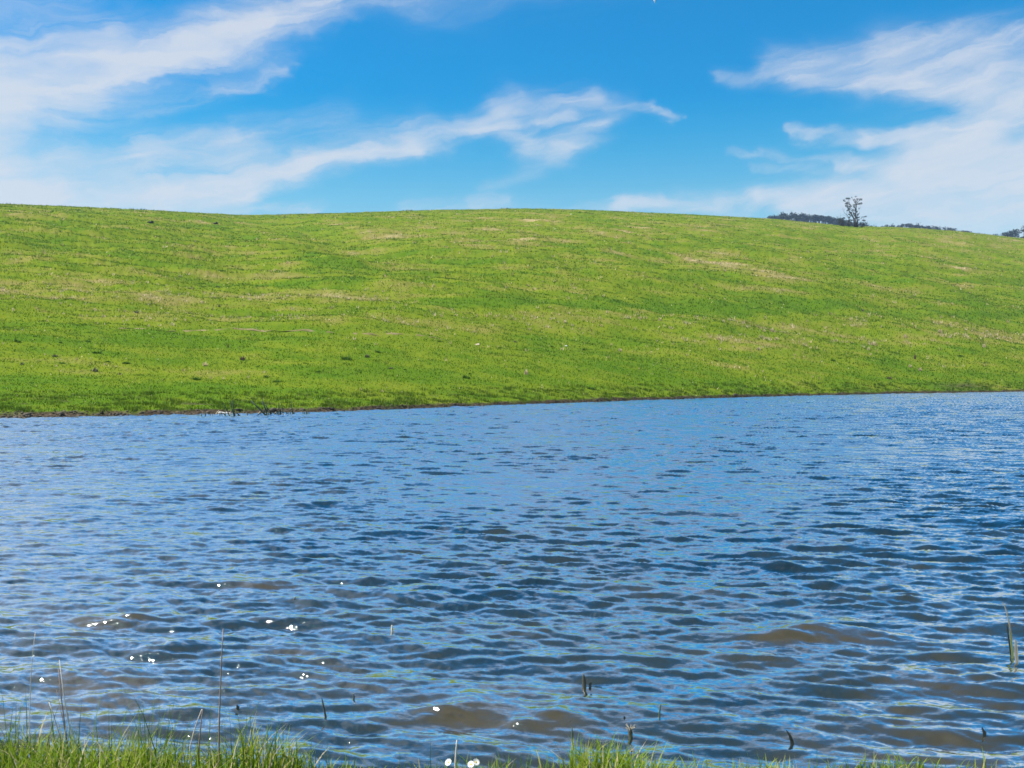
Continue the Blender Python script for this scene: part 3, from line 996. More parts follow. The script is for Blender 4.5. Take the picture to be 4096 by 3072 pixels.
def eucalypt(name, label, base, trunks, limbs, twigs, blobs, leaf_n=52):
    bx_, by_ = base
    r = obj(name, None)
    wx_ = TB[0] + (bx_ - 1090) * ZS
    pxb = 512 + F * wx_ / TB[1]
    yr_, dr_ = ridge(pxb)
    u_ = np.log(TB[1] / shore_d(pxb)) / np.log(dr_ / shore_d(pxb))
    hx_, hy_, hz_ = hill(pxb, u_)
    r.location = (wx_, TB[1], float(hz_) - 0.15)
    off = Vector(zp(bx_, by_))
    tag(r, label, 'tree', 'eucalypts on the ridge')
    rnd = random.Random(hash(label) % 1000 if False else len(label) * 7 + len(blobs))

    def conv(pl):
        d = 0.0
        out = []
        for (x, y) in pl:
            d += rnd.uniform(-.5, .5)
            out.append(Vector(zp(x, y, d)) - off)
        return out
    for pl, ra, rb in trunks:
        tm = TubeMesh()
        pts = conv(pl)
        tm.tube(pts, [ra + (rb - ra) * i / (len(pts) - 1) for i in range(len(pts))], 8)
        obj('trunk', tm.mesh('trunk'), m_bark, r)
    for pl, ra, rb in limbs:
        tm = TubeMesh()
        pts = conv(pl)
        tm.tube(pts, [ra + (rb - ra) * i / (len(pts) - 1) for i in range(len(pts))], 6)
        obj('branch', tm.mesh('branch'), m_bark, r)
    for pl in twigs:
        tm = TubeMesh()
        pts = conv(pl)
        tm.tube(pts, [.055 - .045 * i / (len(pts) - 1) for i in range(len(pts))], 4)
        obj('twig', tm.mesh('twig'), m_bark, r)
    if blobs:
        tm = TubeMesh()
        for (x, y, q) in blobs:
            dd_ = rnd.uniform(-1.4, 1.4)
            for i in range(int(leaf_n * (q / 35) ** 1.6)):
                a = rnd.uniform(0, 6.283)
                rr = q * rnd.random() ** .55
                lx, ly = x + math.cos(a) * rr * 1.05, y + math.sin(a) * rr * .72 - 0.12 * q
                tm.leaf(Vector(zp(lx, ly, dd_ + rnd.uniform(-1, 1) * q * ZS)) - off, rnd.uniform(.28, .55), asp=1.9)
        obj('crown', tm.mesh('crown', False), m_leaf, r)
    return r


MAIN_B = [(860, 470, 45), (915, 465, 35), (790, 505, 25), (820, 520, 18), (840, 590, 35), (905, 560, 42), (945, 600, 26), (850, 640, 28), (905, 665, 50), (960, 650, 35),
          (1030, 632, 40), (1075, 660, 33), (1100, 690, 25), (930, 720, 40), (900, 750, 25), (1000, 760, 35), (960, 820, 40), (990, 880, 40), (1040, 840, 42),
          (1060, 900, 38), (1100, 920, 28), (1040, 510, 33), (1080, 555, 38), (1120, 590, 35), (1130, 480, 34), (1185, 495, 40), (1230, 485, 30), (1210, 590, 40),
          (1160, 600, 28), (1080, 760, 32), (1110, 800, 30), (1180, 830, 25), (1140, 870, 28), (1170, 930, 30), (1090, 960, 26), (1150, 1010, 20), (1010, 415, 17),
          (1095, 418, 15), (1065, 408, 12), (1190, 690, 20), (1020, 1000, 22), (985, 1015, 24), (1170, 990, 18), (1125, 640, 24), (1115, 720, 24)]
eucalypt('eucalyptus_tree', 'tallest eucalyptus tree on the ridge, forked with an open ragged crown', (1095, 1185),
         [([(1062, 1185), (1050, 1080), (1040, 960), (1000, 880), (955, 800)], .42, .26), ([(1098, 1185), (1085, 1080), (1062, 980), (1078, 890), (1095, 800)], .38, .22),
          ([(1132, 1188), (1130, 1050), (1122, 960), (1092, 870), (1108, 740), (1120, 610)], .40, .16)],
         [([(955, 800), (930, 740), (895, 665), (878, 570), (835, 510), (790, 500)], .24, .05), ([(1000, 880), (960, 820), (905, 760)], .16, .06),
          ([(878, 590), (900, 520), (915, 470)], .13, .04), ([(895, 665), (850, 640), (835, 590)], .10, .04), ([(930, 740), (965, 655), (1030, 630)], .11, .04),
          ([(1062, 900), (1040, 840), (1000, 760), (1005, 740)], .18, .07), ([(1095, 800), (1085, 700), (1040, 632)], .16, .06), ([(1120, 610), (1085, 560), (1045, 515), (1030, 470)], .15, .05),
          ([(1120, 610), (1140, 540), (1132, 480)], .12, .05), ([(1140, 560), (1185, 500), (1235, 485)], .10, .03), ([(1120, 610), (1165, 600), (1215, 588)], .10, .03),
          ([(1130, 950), (1150, 880), (1190, 815)], .10, .03), ([(1130, 1080), (1160, 1000), (1180, 930)], .09, .03), ([(1110, 760), (1165, 740), (1212, 680), (1222, 620)], .08, .02),
          ([(1045, 500), (1010, 440), (1000, 405)], .06, .02), ([(1050, 480), (1080, 440), (1100, 405)], .05, .02), ([(1045, 1170), (1020, 1120), (985, 1085), (950, 1065)], .12, .05)],
         [[(1005, 740), (1000, 690), (1005, 660)], [(990, 750), (960, 700)], [(1020, 740), (1040, 690)], [(1190, 815), (1215, 740)], [(1010, 440), (975, 415)], [(1080, 440), (1065, 400)],
          [(900, 520), (960, 490)], [(1090, 700), (1070, 740)], [(1045, 700), (1040, 745)], [(1150, 1000), (1200, 960)]],
         MAIN_B, 50)
eucalypt('eucalyptus_tree', 'half bare eucalyptus with dead upper branches left of the tallest tree', (908, 1182),
         [([(905, 1185), (918, 1080), (915, 980), (892, 900)], .26, .14)],
         [([(892, 900), (850, 860), (820, 830), (795, 770), (765, 730)], .12, .03), ([(905, 940), (860, 910), (815, 885)], .07, .02), ([(915, 980), (955, 930), (970, 860)], .08, .02),
          ([(935, 1185), (940, 1090), (970, 1000)], .13, .04), ([(875, 1180), (880, 1110), (905, 1060)], .10, .04), ([(950, 1075), (1000, 1110), (1040, 1170)], .09, .07)],
         [[(795, 770), (795, 710), (780, 670)], [(765, 730), (755, 690)], [(850, 860), (860, 800), (850, 770)], [(892, 900), (905, 830), (900, 770)], [(970, 860), (965, 790)], [(815, 885), (785, 850)]],
         [(900, 1130, 48), (930, 1150, 40), (875, 1090, 30), (920, 1040, 38), (935, 1000, 28), (930, 940, 30), (905, 870, 26), (985, 1070, 30), (895, 1020, 22), (945, 1100, 28), (990, 1010, 20), (940, 930, 18)], 50)
eucalypt('eucalyptus_tree', 'low bushy eucalyptus at the end of the ridge clump beside the dark wooded hill', (745, 1172),
         [([(742, 1175), (735, 1100), (715, 1030)], .22, .12), ([(762, 1175), (770, 1090), (775, 1010)], .18, .1)],
         [([(715, 1030), (670, 990), (630, 950), (600, 880)], .09, .02), ([(775, 1010), (800, 960), (835, 940)], .08, .03), ([(725, 1060), (700, 1000), (690, 960)], .07, .02), ([(770, 1080), (820, 1060), (860, 1075)], .06, .02)],
         [[(630, 950), (620, 900)], [(690, 960), (670, 870)], [(700, 960), (705, 870), (700, 830)], [(715, 1000), (715, 930)]],
         [(745, 1030, 52), (720, 980, 38), (770, 975, 42), (810, 950, 32), (690, 1030, 40), (680, 1075, 34), (790, 1050, 42), (830, 1055, 30), (740, 1100, 50), (715, 1140, 36), (790, 1120, 45), (820, 1150, 30), (770, 1150, 40), (660, 1020, 22)], 50)
eucalypt('eucalyptus_tree', 'slender eucalyptus sapling arching beside the tallest ridge tree', (1235, 1188),
         [([(1238, 1190), (1268, 1125), (1300, 1060), (1312, 1000), (1295, 930)], .14, .05)],
         [([(1268, 1125), (1225, 1080), (1215, 1050)], .07, .03), ([(1140, 1180), (1190, 1115), (1225, 1095)], .07, .03), ([(1300, 1060), (1270, 1010)], .05, .02), ([(1295, 940), (1330, 912)], .05, .02), ([(1300, 960), (1250, 960)], .04, .02)],
         [[(1240, 1185), (1330, 1130)], [(1312, 1000), (1345, 960)], [(1325, 1120), (1350, 1060)]],
         [(1225, 1060, 32), (1210, 1080, 22), (1285, 1000, 28), (1310, 1015, 20), (1280, 1095, 26), (1310, 1090, 24), (1270, 912, 22), (1300, 915, 22), (1335, 912, 22), (1245, 960, 14), (1235, 1170, 34), (1270, 1165, 24), (1205, 1175, 20), (1260, 1140, 18)], 50)

# ------------------------------------------------------------------ far wooded hills
m_far = simple_mat('wood_floor', (0.016, 0.026, 0.014), (0.03, 0.04, 0.02), .02, .95, .1)
m_fleaf = simple_mat('far_foliage', (0.010, 0.018, 0.012), (0.026, 0.038, 0.022), .06, .7, .2, 0, .15)


def far_hill(D, prof, depth, trees, seed, label, hgt=(6, 10), ext=70):
    """a wooded spur seen beyond the ridge; prof = skyline of the ground (bearing px, row)"""
    r = random.Random(seed)
    xs = np.linspace(prof[0][0], prof[-1][0], 60)
    ys = np.interp(xs, [q[0] for q in prof], [q[1] for q in prof])
    rows = []
    for k, dq in enumerate(np.linspace(-1, 1, 13)):
        DD = D + dq * depth
        top = EYE + (YH - ys) / F * D
        zz = top * (1 - 0.75 * abs(dq) ** 1.7) + 1.5 * np.sin(xs * .11 + k)
        rows.append(np.stack([(xs - 512) / F * D, np.full_like(xs, DD), zz], -1))
    rows = np.array(rows)
    o = obj('distant_hill', np_mesh('distant_hill', rows.reshape(-1, 3), grid_faces(13, 60), smooth=True), m_far)
    tag(o, kind='structure')
    tm = TubeMesh()
    for i in range(trees):
        px = r.uniform(prof[0][0], prof[-1][0])
        dq = -r.random() ** 1.3 * .75
        top = EYE + (YH - np.interp(px, xs, ys)) / F * D
        zg = top * (1 - 0.75 * abs(dq) ** 1.7)
        x_, y_ = (px - 512) / F * D, D + dq * depth
        h = r.uniform(*hgt)
        tm.tube([(x_, y_, zg - 1), (x_ + r.uniform(-.6, .6), y_, zg + h * .75)], [.35, .12], 4, False)
        for c in range(r.randint(5, 8)):
            cx_, cy_, cz_ = x_ + r.gauss(0, h * .17), y_ + r.gauss(0, h * .17), zg + h * r.uniform(.42, 1.0)
            q = h * r.uniform(.09, .17)
            for l in range(15):
                tm.leaf((cx_ + r.gauss(0, q), cy_ + r.gauss(0, q), cz_ + r.gauss(0, q * .6)), q * r.uniform(.8, 1.5), asp=1.6)
    o = obj('forest', tm.mesh('forest', False), m_fleaf)
    tag(o, label, 'forest', kind='stuff')


far_hill(1300, [(740, 240), (762, 227), (772, 222.5), (788, 221), (802, 222), (822, 224.5), (850, 230), (880, 238)], 240, 800, 1,
         'dark blue wooded hill showing behind the ridge beside the tallest tree')
far_hill(1250, [(850, 240), (866, 233.5), (878, 233), (888, 231.5), (898, 230), (908, 230), (922, 232.5), (945, 235), (958, 236.5), (975, 244)], 200, 420, 2,
         'low dark treetops just showing above the ridge between tallest tree and frame edge', (5, 8.5))
far_hill(1050, [(985, 246), (1000, 240.5), (1010, 238), (1024, 235), (1050, 233), (1120, 238), (1180, 250)], 160, 420, 3,
         'dense blue green wood behind the lowest end of the ridge', (5, 9))


def lone_tree(px, py, D, h, seed, label):
    r = random.Random(seed)
    zt = EYE + (YH - py) / F * D
    root = obj('tree', None, loc=((px - 512) / F * D, D, zt - h))
    tag(root, label, 'tree', 'lone trees beyond the ridge')
    tm = TubeMesh()
    tm.tube([(0, 0, -6), (.2, 0, h * .4), (-.1, 0, h * .8)], [.35, .25, .1], 6)
    for k in range(4):
        a = r.uniform(0, 6.28)
        tm.tube([(0.1, 0, h * .45), (math.cos(a) * h * .16, math.sin(a) * h * .16, h * r.uniform(.7, .9))], [.16, .05], 4)
    obj('trunk', tm.mesh('trunk'), m_bark, root)
    tm = TubeMesh()
    for k in range(9):
        a = r.uniform(0, 6.28)
        q = h * r.uniform(.07, .12)
        c = (math.cos(a) * h * .2 * r.random(), math.sin(a) * h * .2 * r.random(), h * r.uniform(.55, .97))
        for l in range(26):
            tm.leaf((c[0] + r.gauss(0, q), c[1] + r.gauss(0, q), c[2] + r.gauss(0, q * .5)), q * r.uniform(.4, .8), asp=1.7)
    obj('crown', tm.mesh('crown', False), m_fleaf, root)


lone_tree(977.5, 232.6, 900, 9, 21, 'tiny lone tree peeping over the ridge, first of two next to bare sky')
lone_tree(982.5, 233.3, 900, 8, 22, 'tiny lone tree on the ridge line, second of the pair')
lone_tree(996.5, 233.8, 900, 10, 23, 'small rounded tree over the ridge just before the dense wood')
lone_tree(1002.5, 234.0, 900, 11, 24, 'small open tree over the ridge touching the dense wood')

# ------------------------------------------------------------------ reeds in the lake
m_reed = simple_mat('green_reed', (0.018, 0.040, 0.014), (0.045, 0.085, 0.022), 6, .5, .4, 0, .2)
m_dryreed = simple_mat('dry_reed', (0.34, 0.28, 0.18), (0.52, 0.45, 0.32), 6, .7, .2, 0, .2)
m_dreed = simple_mat('dark_reed', (0.006, 0.018, 0.008), (0.016, 0.036, 0.012), 6, .6, .2)
m_dark = simple_mat('wet_dark_plant', (0.010, 0.012, 0.008), (0.035, 0.035, 0.012), 10, .4, .5)


def wpt(px, py, D):
    return Vector(((px - 512) / F * D, D, EYE + (YH - py) / F * D))


def far_clump(label, stems, dry=()):
    """stems drawn at 17.7 px per frame px, from (780, 1560) of the full photograph"""
    bxm = sum(s[0][0] for s in stems) / len(stems)
    conv = lambda q: ((780 + q[0] / 4.424) / 4, (1560 + q[1] / 4.424) / 4)
    px0, py0 = conv((bxm, 450))
    D0 = F * EYE / (py0 - YH)
    root = obj('reed_clump', None, loc=((px0 - 512) / F * D0, D0, 0))
    tag(root, label, 'reeds')
    for lst, m, rad in ((stems, m_dreed, .031), (dry, m_dryreed, .024)):
        for s in lst:
            a, c = conv(s[0]), conv(s[1])
            D = F * EYE / (a[1] - YH)
            w0, w1 = wpt(a[0], a[1], D), wpt(c[0], c[1], D - random.uniform(-.2, .2))
            md = (w0 + w1) / 2 + Vector((random.uniform(-.02, .02), 0, 0.02))
            k = s[2] if len(s) > 2 else 1.0
            tm = TubeMesh()
            dn = (w0 - w1).normalized() * .25
            tm.tube([w0 + dn - root.location, w0 - root.location, md - root.location, w1 - root.location], [rad * k, rad * k, rad * k * .9, rad * k * .55], 5)
            obj('stem', tm.mesh('stem'), m, root)


far_clump('dark green reed clump with two tall upright stems near the far bank',
          [((690, 457), (672, 175), 1.3), ((690, 457), (617, 185), 1.1), ((700, 455), (640, 330)), ((612, 455), (495, 220), 1.0), ((540, 460), (490, 408)), ((540, 462), (520, 340), .7),
           ((480, 458), (450, 370), .7), ((795, 452), (712, 392)), ((770, 450), (745, 415)), ((190, 462), (150, 290), .8), ((120, 470), (112, 425), .8), ((268, 460), (270, 420), .7), ((308, 458), (308, 428), .7), ((445, 455), (428, 395), .7), ((705, 455), (702, 410))],
          [((365, 432), (425, 358), 1.1), ((620, 450), (638, 370), .9)])
far_clump('larger dark reed clump with a long leaning stem near the far bank',
          [((1252, 447), (988, 188), 1.7), ((1310, 445), (1178, 195), 1.3), ((1275, 445), (1188, 135), 1.1), ((1365, 440), (1215, 235), 1.1), ((1300, 445), (1262, 245), .9), ((1335, 440), (1330, 380)), ((1310, 448), (1280, 390), 1.2),
           ((1445, 442), (1400, 395), 1.0), ((1470, 440), (1440, 380)), ((1482, 440), (1478, 222), .9), ((1505, 440), (1515, 330), .9), ((1495, 442), (1470, 390)), ((1520, 438), (1512, 350)), ((1552, 405), (1524, 212), .9), ((1565, 438), (1552, 340), .8),
           ((1635, 437), (1592, 360), 1.2), ((1640, 436), (1620, 395), 1.3), ((1662, 435), (1660, 370), .8), ((1690, 435), (1700, 370), .8), ((1725, 430), (1694, 190), .9), ((1752, 430), (1735, 390), 1.4), ((1740, 432), (1735, 400)), ((1425, 440), (1372, 395), .8), ((930, 452), (905, 392), 1.2), ((1010, 440), (960, 415), 1.1), ((1100, 448), (1180, 405), .9), ((1420, 400), (1340, 300), .6)],
          [((1120, 425), (1165, 365), .9), ((1410, 420), (1450, 385), 1.0), ((1685, 390), (1695, 340), .9), ((1590, 440), (1540, 405), .8)])
far_clump('row of short reed tips in open water beyond the larger clump',
          [((1912, 420), (1905, 345), .8), ((1940, 422), (1945, 385), 1.0), ((1968, 418), (1970, 380), .8), ((1984, 418), (1984, 385), .8), ((2000, 418), (1998, 370), .7), ((2022, 416), (2020, 390), .8)])


def at_water(px, py):
    D = F * EYE / (py - YH)
    return D


def water_stem(name, label, cat, path, rads, m, flat=False, deep=.35, extra=None):
    """a plant standing in the water; path in frame px from the water line up"""
    D = at_water(*path[0])
    root = wpt(path[0][0], path[0][1], D)
    tm = TubeMesh()
    pts = [wpt(q[0], q[1], D) - root for q in path]
    d0 = (pts[0] - pts[1]).normalized()
    d0 = Vector((d0.x * .4, 0, -1)).normalized()
    pts = [pts[0] + d0 * deep] + pts
    rads = [rads[0]] + list(rads)
    if flat:
        tm.ribbon(pts, rads, (1, .35, 0))
    else:
        tm.tube(pts, rads, 7)
    o = obj(name, tm.mesh(name), m, loc=root)
    if label:
        tag(o, label, cat)
    return o, root, D


# tall reed at the right hand side: two leaves, plus a short broken one beside it
D = at_water(1012.5, 659)
root = wpt(1012.5, 660, D)
r = obj('reed', None, loc=root)
tag(r, 'tall green reed with a pale tip rising from open water', 'reed')
m_reedg = simple_mat('fresh_reed', (0.26, 0.29, 0.05), (0.40, 0.42, 0.12), 5, .5, .4, 0, .35)
for nm, path, wd, mm, lb in (('leaf', [(1011.8, 640), (1009.6, 625), (1006.2, 610), (1002.6, 602)], [.010, .008, .006, .003], m_dryreed, 'pale dry tip of the leaf'),
                             ('leaf', [(1013, 668), (1012.3, 652), (1010.6, 634), (1009, 620)], [.013, .012, .009, .003], m_reedg, None),
                             ('leaf', [(1012.5, 668), (1009.2, 642), (1007.4, 629), (1007, 625)], [.008, .008, .006, .002], m_dark, 'blackened thin leaf')):
    tm = TubeMesh()
    tm.ribbon([wpt(q[0], q[1], D) - root for q in path], wd, (1, .3, 0))
    q = obj(nm, tm.mesh('reed_leaf'), mm, r)
    if lb:
        q['label'] = lb
r2, _, _ = water_stem('reed', 'short reed with an orange brown tip next to the tall reed', 'reed', [(1017, 664), (1016.2, 652), (1015.8, 643), (1015.6, 639)], [.016, .018, .012, .003], m_dryreed, True)

water_stem('stake', 'stout dark upright stub standing alone in the near water', 'stake', [(584.3, 687), (584.1, 681), (583.8, 677), (583.5, 673)], [.015, .0145, .010, .002], m_dark)
water_stem('leaf_stub', 'curled brown leaf stub just beside the stout stub', 'plant stub', [(590.2, 686.5), (590, 684), (591.4, 682)], [.010, .012, .004], m_dark, True)
water_stem('shoot', 'short green brown shoot curving up in mid water', 'shoot', [(293.5, 603.5), (294, 600), (295, 596.8)], [.016, .014, .003], m_dark)
water_stem('stem', 'thin dark leaning stem over its reflection in the near water', 'plant stem', [(326, 719), (324.5, 711), (322.8, 703), (321.5, 697)], [.008, .006, .005, .002], m_dark)
water_stem('stem', 'short thin dark stem farther out than the leaning stem', 'plant stem', [(353.6, 700.5), (354, 697), (353.4, 693)], [.007, .006, .002], m_dark)
water_stem('stem', 'tiny brown shoot in mid water near the centre', 'plant stem', [(392.3, 632), (392, 628.5), (391.9, 625)], [.010, .009, .004], m_dryreed)
water_stem('stem', 'hair thin green stem with a bent tip in the near water', 'plant stem', [(659.4, 717), (659.8, 710), (660.4, 704.5)], [.006, .005, .004], m_reed)
water_stem('leaf_stub', 'bent olive leaf blade leaning out of the near water', 'plant stub', [(792, 741.5), (790.2, 736), (788, 732.6), (786.2, 730)], [.013, .010, .006, .002], m_dark, True)
water_stem('leaf_stub', 'black pointed leaf blade on the water near the frame edge', 'plant stub', [(984.5, 737), (984.6, 732.5), (982.6, 729), (982, 727)], [.014, .015, .007, .002], m_dark, True)
water_stem('leaf_stub', 'tiny black leaf scrap poking from the water beyond the grassy bank', 'plant stub', [(237.2, 709.5), (238, 707), (236.8, 704.8)], [.009, .011, .003], m_dark, True)
water_stem('leaf_stub', 'small dark point of a leaf behind the seed tuft', 'plant stub', [(624.8, 719.5), (624.6, 718), (624, 716)], [.008, .008, .002], m_dark, True)
water_stem('leaf_stub', 'small brown leaf scrap on a wave beside the seed tuft', 'plant stub', [(569, 724.4), (572, 723.8), (570, 721)], [.012, .014, .006], m_dark, True)
o, root, D = water_stem('stake', 'dark stub topped by a tuft of pale seed hairs in the near water', 'stake', [(630.6, 737), (630.3, 732), (630.2, 728.5)], [.013, .015, .010], m_dark)
tm = TubeMesh()
for i in range(16):
    a = random.uniform(0, 6.28)
    w1 = wpt(630.2, 730, D) - root
    tm.tube([w1, w1 + Vector((math.cos(a) * .03, math.sin(a) * .03, random.uniform(.01, .035)))], [.002, .001], 3, False)
q = obj('seed_hairs', tm.mesh('seed_hairs'), m_dryreed, o)
water_stem('stem', 'thin green stem rising in front of the brown leaf scrap', 'plant stem', [(572.8, 746), (572.4, 734), (572, 727)], [.007, .006, .002], m_reed)

# ------------------------------------------------------------------ near grass
m_ngrass = grass_mat('near_grass', [(0.0, (0.034, 0.085, 0.010)), (0.45, (0.135, 0.23, 0.014)), (0.75, (0.26, 0.31, 0.03)), (0.9, (0.40, 0.36, 0.16)), (1.0, (0.55, 0.46, 0.32))], .5, .42, .35)


def blades(cx, cy, hh, wd, lean, tint):
    n = len(cx)
    cz = bank_z(cx, cy)
    th = rng.uniform(0, 2 * np.pi, n)
    fa = th + np.pi / 2 + rng.normal(0, .5, n)
    seg = np.array([0, .35, .7, 1.0])
    V = np.empty((n, 7, 3))
    for i, s in enumerate(seg):
        bx_ = cx + np.cos(th) * lean * hh * s ** 1.8
        by_ = cy + np.sin(th) * lean * hh * s ** 1.8
        bz_ = cz + hh * s * (1 - .25 * lean * s) - .01
        w = wd * (1 - s) ** .6 if i < 3 else 0
        if i < 3:
            V[:, i * 2] = np.stack([bx_ - np.cos(fa) * w, by_ - np.sin(fa) * w, bz_], -1)
            V[:, i * 2 + 1] = np.stack([bx_ + np.cos(fa) * w, by_ + np.sin(fa) * w, bz_], -1)
        else:
            V[:, 6] = np.stack([bx_, by_, bz_], -1)
    f = np.array([(0, 1, 3), (0, 3, 2), (2, 3, 5), (2, 5, 4), (4, 5, 6)])
    Fc = f[None] + (np.arange(n) * 7)[:, None, None]
    return V.reshape(-1, 3), Fc.reshape(-1, 3), np.repeat(tint, 7)


N = 26000
cx = rng.uniform(-5.2, 5.2, N)
back = rng.random(N) ** 1.5 * 1.5 - 0.03
cy = bank_edge(cx) - back
left = 1 - sstep(-1.5, -0.7, cx)
mid = np.exp(-((cx - .48) / .30) ** 2)
pk = 0.45 + 0.55 * np.maximum(left, mid)
kk = rng.random(N) < pk * (0.75 + 0.9 * perlin(cx * 3.1, cy * 3.1, 44))
cx, cy = cx[kk], cy[kk]
left, mid = left[kk], mid[kk]
n = len(cx)
hh = rng.uniform(.065, .165, n) * (0.80 + .80 * left + .70 * mid) * np.clip(1 + 1.0 * perlin(cx * 2.3, cy * 2.3, 45) + .4 * perlin(cx * 7, cy * 7, 46), .35, 1.9)
tint = np.clip(rng.normal(.52, .16, n), 0, 1)
tint = np.where(rng.random(n) < .10, rng.uniform(.82, 1, n), np.clip(tint + .25 * perlin(cx * 4, cy * 4, 71), 0, .85))
V, Fc, tt = blades(cx, cy, hh, rng.uniform(.0028, .0062, n), rng.uniform(.15, .95, n), tint)
o = obj('grass', np_mesh('near_grass', V, Fc, {'tint': tt}, smooth=True), m_ngrass)
tag(o, 'lush bright green grass fringe on the near bank', 'grass', kind='stuff')
# thin rushes standing above the turf
N = 210
cx = np.concatenate([rng.normal(-1.95, .6, 230), rng.uniform(-3.2, 3.2, 130), rng.normal(.5, .3, 40)])
N = len(cx)
cy = bank_edge(cx) - rng.random(N) * .5 + .04
lf = 1 - sstep(-1.4, -.9, cx)
hh = rng.uniform(.10, .22, N) + lf * rng.random(N) ** 1.6 * .36
V, Fc, tt = blades(cx, cy, hh, rng.uniform(.0018, .0036, N), rng.uniform(.02, .40, N), np.clip(rng.normal(.10, .16, N), 0, 1))
o = obj('rushes', np_mesh('rushes', V, Fc, {'tint': tt}, smooth=True), m_ngrass)
tag(o, 'thin dark green rush blades standing above the near grass', 'rushes', kind='stuff')

# tall dry stalks
m_stalk = simple_mat('dry_stalk', (0.14, 0.10, 0.075), (0.30, 0.23, 0.18), 12, .7, .2)
m_pale = simple_mat('pale_stalk', (0.42, 0.36, 0.28), (0.60, 0.54, 0.46), 12, .7, .2)


def stalk(label, path, r0, m, extra=()):
    D = float(bank_edge(np.array((path[0][0] - 512) / F * 5.4))) - .12
    base = wpt(path[0][0], path[0][1], D)
    zb = float(bank_z(np.array(base.x), np.array(D)))
    tm = TubeMesh()
    pts = [wpt(q[0], q[1], D) - base for q in path]
    lo = Vector((0, 0, zb - base.z - .02))
    if lo.z < -.01:
        pts = [lo] + pts
    k = len(pts)
    tm.tube(pts, [1.35 * r0 * (1 - .6 * i / (k - 1)) for i in range(k)], 6)
    for e in extra:
        p2 = [wpt(q[0], q[1], D) - base for q in e]
        tm.tube(p2, [r0 * .7, r0 * .4, r0 * .2][:len(p2)], 5)
    o = obj('dry_stalk', tm.mesh('dry_stalk'), m, loc=base)
    tag(o, label, 'stalk', 'dry stalks on the near bank')


stalk('tallest single brown dry stalk rising from the near grass', [(219, 768), (219, 730), (220.3, 690), (221.8, 655), (223, 629)], .0042, m_stalk)
stalk('very thin pale stalk at the far end of the near grass', [(30, 760), (29.6, 720), (30.5, 685), (32.5, 655), (35.3, 632)], .0022, m_pale)
stalk('brown forked stalk in the thick of the near grass', [(69, 760), (65.5, 730), (61.5, 700), (58.2, 668)], .0040, m_stalk, [[(66, 735), (62, 716), (56.5, 690)]])
stalk('pale leaning stalk beside the brown forked stalk', [(77, 748), (69, 725), (64.5, 700), (59.3, 660)], .0034, m_pale)
stalk('pale leaning dead stem low among the rushes', [(64, 752), (58, 730), (52.5, 712), (48.8, 702)], .0034, m_pale)
stalk('short pale leaning stalk with a brown companion near the tallest stalk', [(190, 748), (193.5, 733), (198, 719), (202, 709)], .0030, m_pale)
stalk('short brown upright stalk meeting the pale leaning one', [(198.5, 752), (199.8, 736), (201.3, 720), (202.6, 709)], .0036, m_stalk)
stalk('small pinkish seed stalk behind the daisies', [(455.5, 762), (456, 752), (456.6, 745), (456.9, 740)], .0045, m_pale)

# ------------------------------------------------------------------ daisies
m_petal = simple_mat('white_petal', (0.74, 0.73, 0.70), (0.82, 0.81, 0.79), 30, .6, .2, 0, .25)
m_eye = simple_mat('yellow_eye', (0.55, 0.38, 0.03), (0.70, 0.50, 0.06), 60, .7, .2)


def daisy(px, py, label, tilt):
    D = 5.2
    c = wpt(px, py, D)
    zb = float(bank_z(np.array(c.x), np.array(D)))
    r = obj('daisy', None, loc=(c.x, D, zb))
    tag(r, label, 'flower', 'daisies in the near grass')
    h = c.z - zb
    tm = TubeMesh()
    tm.tube([(0, 0, -.01), (.004, 0, h * .5), (0, 0, h)], [.0022, .002, .0018], 6)
    obj('stem', tm.mesh('daisy_stem'), m_reed, r)
    head = Vector((0, 0, h))
    n = Vector((tilt, -.75, .8)).normalized()
    a = n.cross(Vector((0, 0, 1))).normalized()
    c2 = n.cross(a)
    for i in range(13):
        th = 2 * math.pi * i / 13
        d = a * math.cos(th) + c2 * math.sin(th)
        s = n.cross(d)
        tm = TubeMesh()
        L = .019
        tm.v = [head + d * .003 - s * .0015, head + d * .003 + s * .0015, head + d * L * .6 + s * .0034 + n * .003, head + d * L * .6 - s * .0034 + n * .003,
                head + d * L + s * .002 + n * .0045, head + d * L - s * .002 + n * .0045]
        tm.f = [(0, 1, 2, 3), (3, 2, 4, 5)]
        obj('petal', tm.mesh('petal'), m_petal, r)
    tm = TubeMesh()
    tm.tube([head - n * .001, head + n * .002, head + n * .0045], [.0058, .0055, .002], 10)
    obj('flower_eye', tm.mesh('flower_eye'), m_eye, r)


daisy(448.5, 762.5, 'white daisy seen edge on in the near grass', -.5)
daisy(471, 764.5, 'white daisy with a yellow eye, lower of a pair', -.2)
daisy(476, 762.3, 'white daisy touching the yellow eyed one, slightly higher', .5)

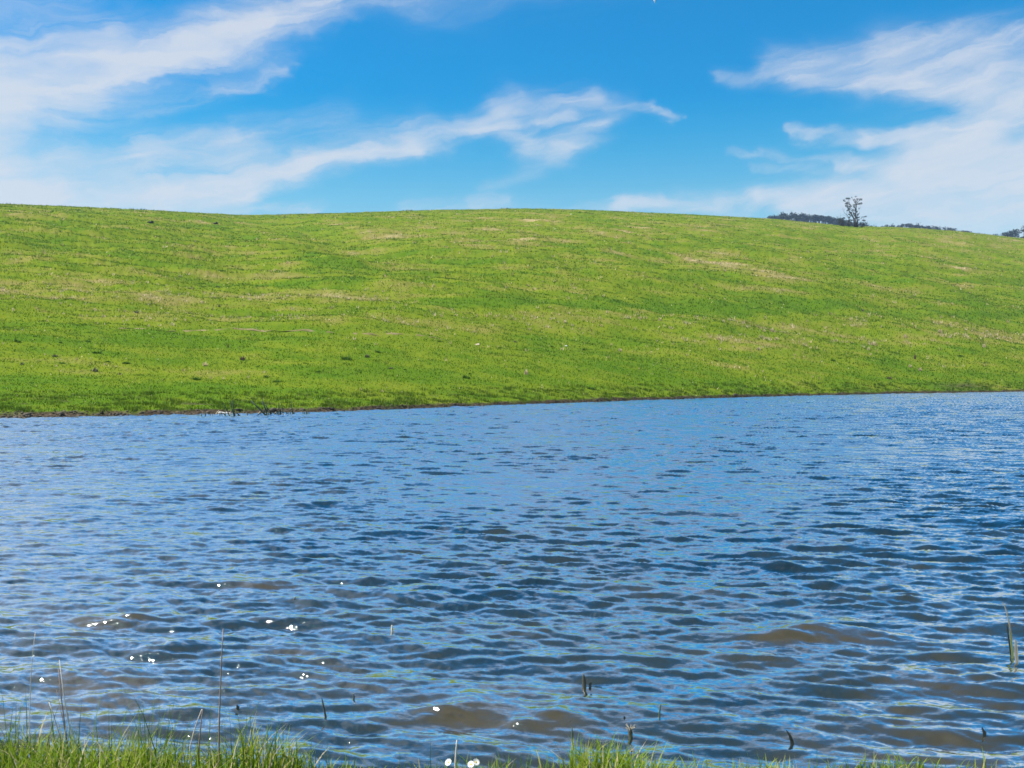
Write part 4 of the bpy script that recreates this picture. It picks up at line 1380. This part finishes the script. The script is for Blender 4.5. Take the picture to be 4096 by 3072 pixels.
# ------------------------------------------------------------------ bird, its wing tip dips into the frame
m_bird = simple_mat('white_feather', (0.72, 0.71, 0.69), (0.82, 0.81, 0.80), 12, .6, .2)
m_wing = simple_mat('grey_feather', (0.35, 0.36, 0.38), (0.5, 0.5, 0.52), 12, .6, .2)
D = 38.0
bc = wpt(653.0, -14, D)
r = obj('bird', None, loc=bc)
tag(r, 'white bird flying at the top of the sky with its wing tip down', 'bird')
tm = TubeMesh()
tm.tube([(0, .26, .03), (0, .24, .035), (0, .17, .03), (0, .05, 0), (0, -.10, .0), (0, -.22, .01), (0, -.34, .015)], [.008, .035, .042, .075, .065, .035, .012], 10)
obj('body', tm.mesh('bird_body'), m_bird, r)


def wing(sgn, pts):
    tm = TubeMesh()
    n_ = len(pts)
    for (x, y, z, w, t_) in pts:
        tm.v += [Vector((x, y - w, z)), Vector((x + t_, y, z)), Vector((x, y + w * .8, z)), Vector((x - t_, y, z))]
    for i in range(n_ - 1):
        for k in range(4):
            k2 = (k + 1) % 4
            tm.f.append((i * 4 + k, i * 4 + k2, i * 4 + 4 + k2, i * 4 + 4 + k))
    tm.f.append((0, 3, 2, 1))
    tm.f.append(tuple(4 * (n_ - 1) + k for k in range(4)))
    obj('wing', tm.mesh('bird_wing'), m_bird, r)


tip = wpt(654.7, 3.4, D) - bc
wing(1, [(.03, .03, .02, .12, .015), (.07, .03, -.18, .13, .045), (tip.x - .01, .02, -.45, .10, .05), (tip.x - .005, 0, tip.z + .10, .05, .032), (tip.x, -.01, tip.z, .01, .004)])
wing(-1, [(-.03, .03, .03, .12, .015), (-.25, .03, .22, .13, .02), (-.42, 0, .42, .09, .02), (-.5, -.06, .62, .02, .008)])

# ------------------------------------------------------------------ air
hv = np.array([(x, y, z) for z in (-4.2, 245) for y in (-420, 1680) for x in (-1450, 1450)], dtype=float)
hf = np.array([(0, 2, 3, 1), (4, 5, 7, 6), (0, 1, 5, 4), (2, 6, 7, 3), (0, 4, 6, 2), (1, 3, 7, 5)])
m_haze = bpy.data.materials.new('air')
m_haze.use_nodes = True
m_haze.node_tree.nodes.clear()
nb = NB(m_haze.node_tree)
pv = nb.n('ShaderNodeVolumePrincipled')
pv.inputs['Color'].default_value = (0.42, 0.64, 1.0, 1)
pv.inputs['Density'].default_value = 0.00010
pv.inputs['Anisotropy'].default_value = 0.0
mo = nb.n('ShaderNodeOutputMaterial')
m_haze.node_tree.links.new(pv.outputs[0], mo.inputs['Volume'])
o = obj('haze', np_mesh('haze', hv, hf), m_haze)
tag(o, kind='stuff')
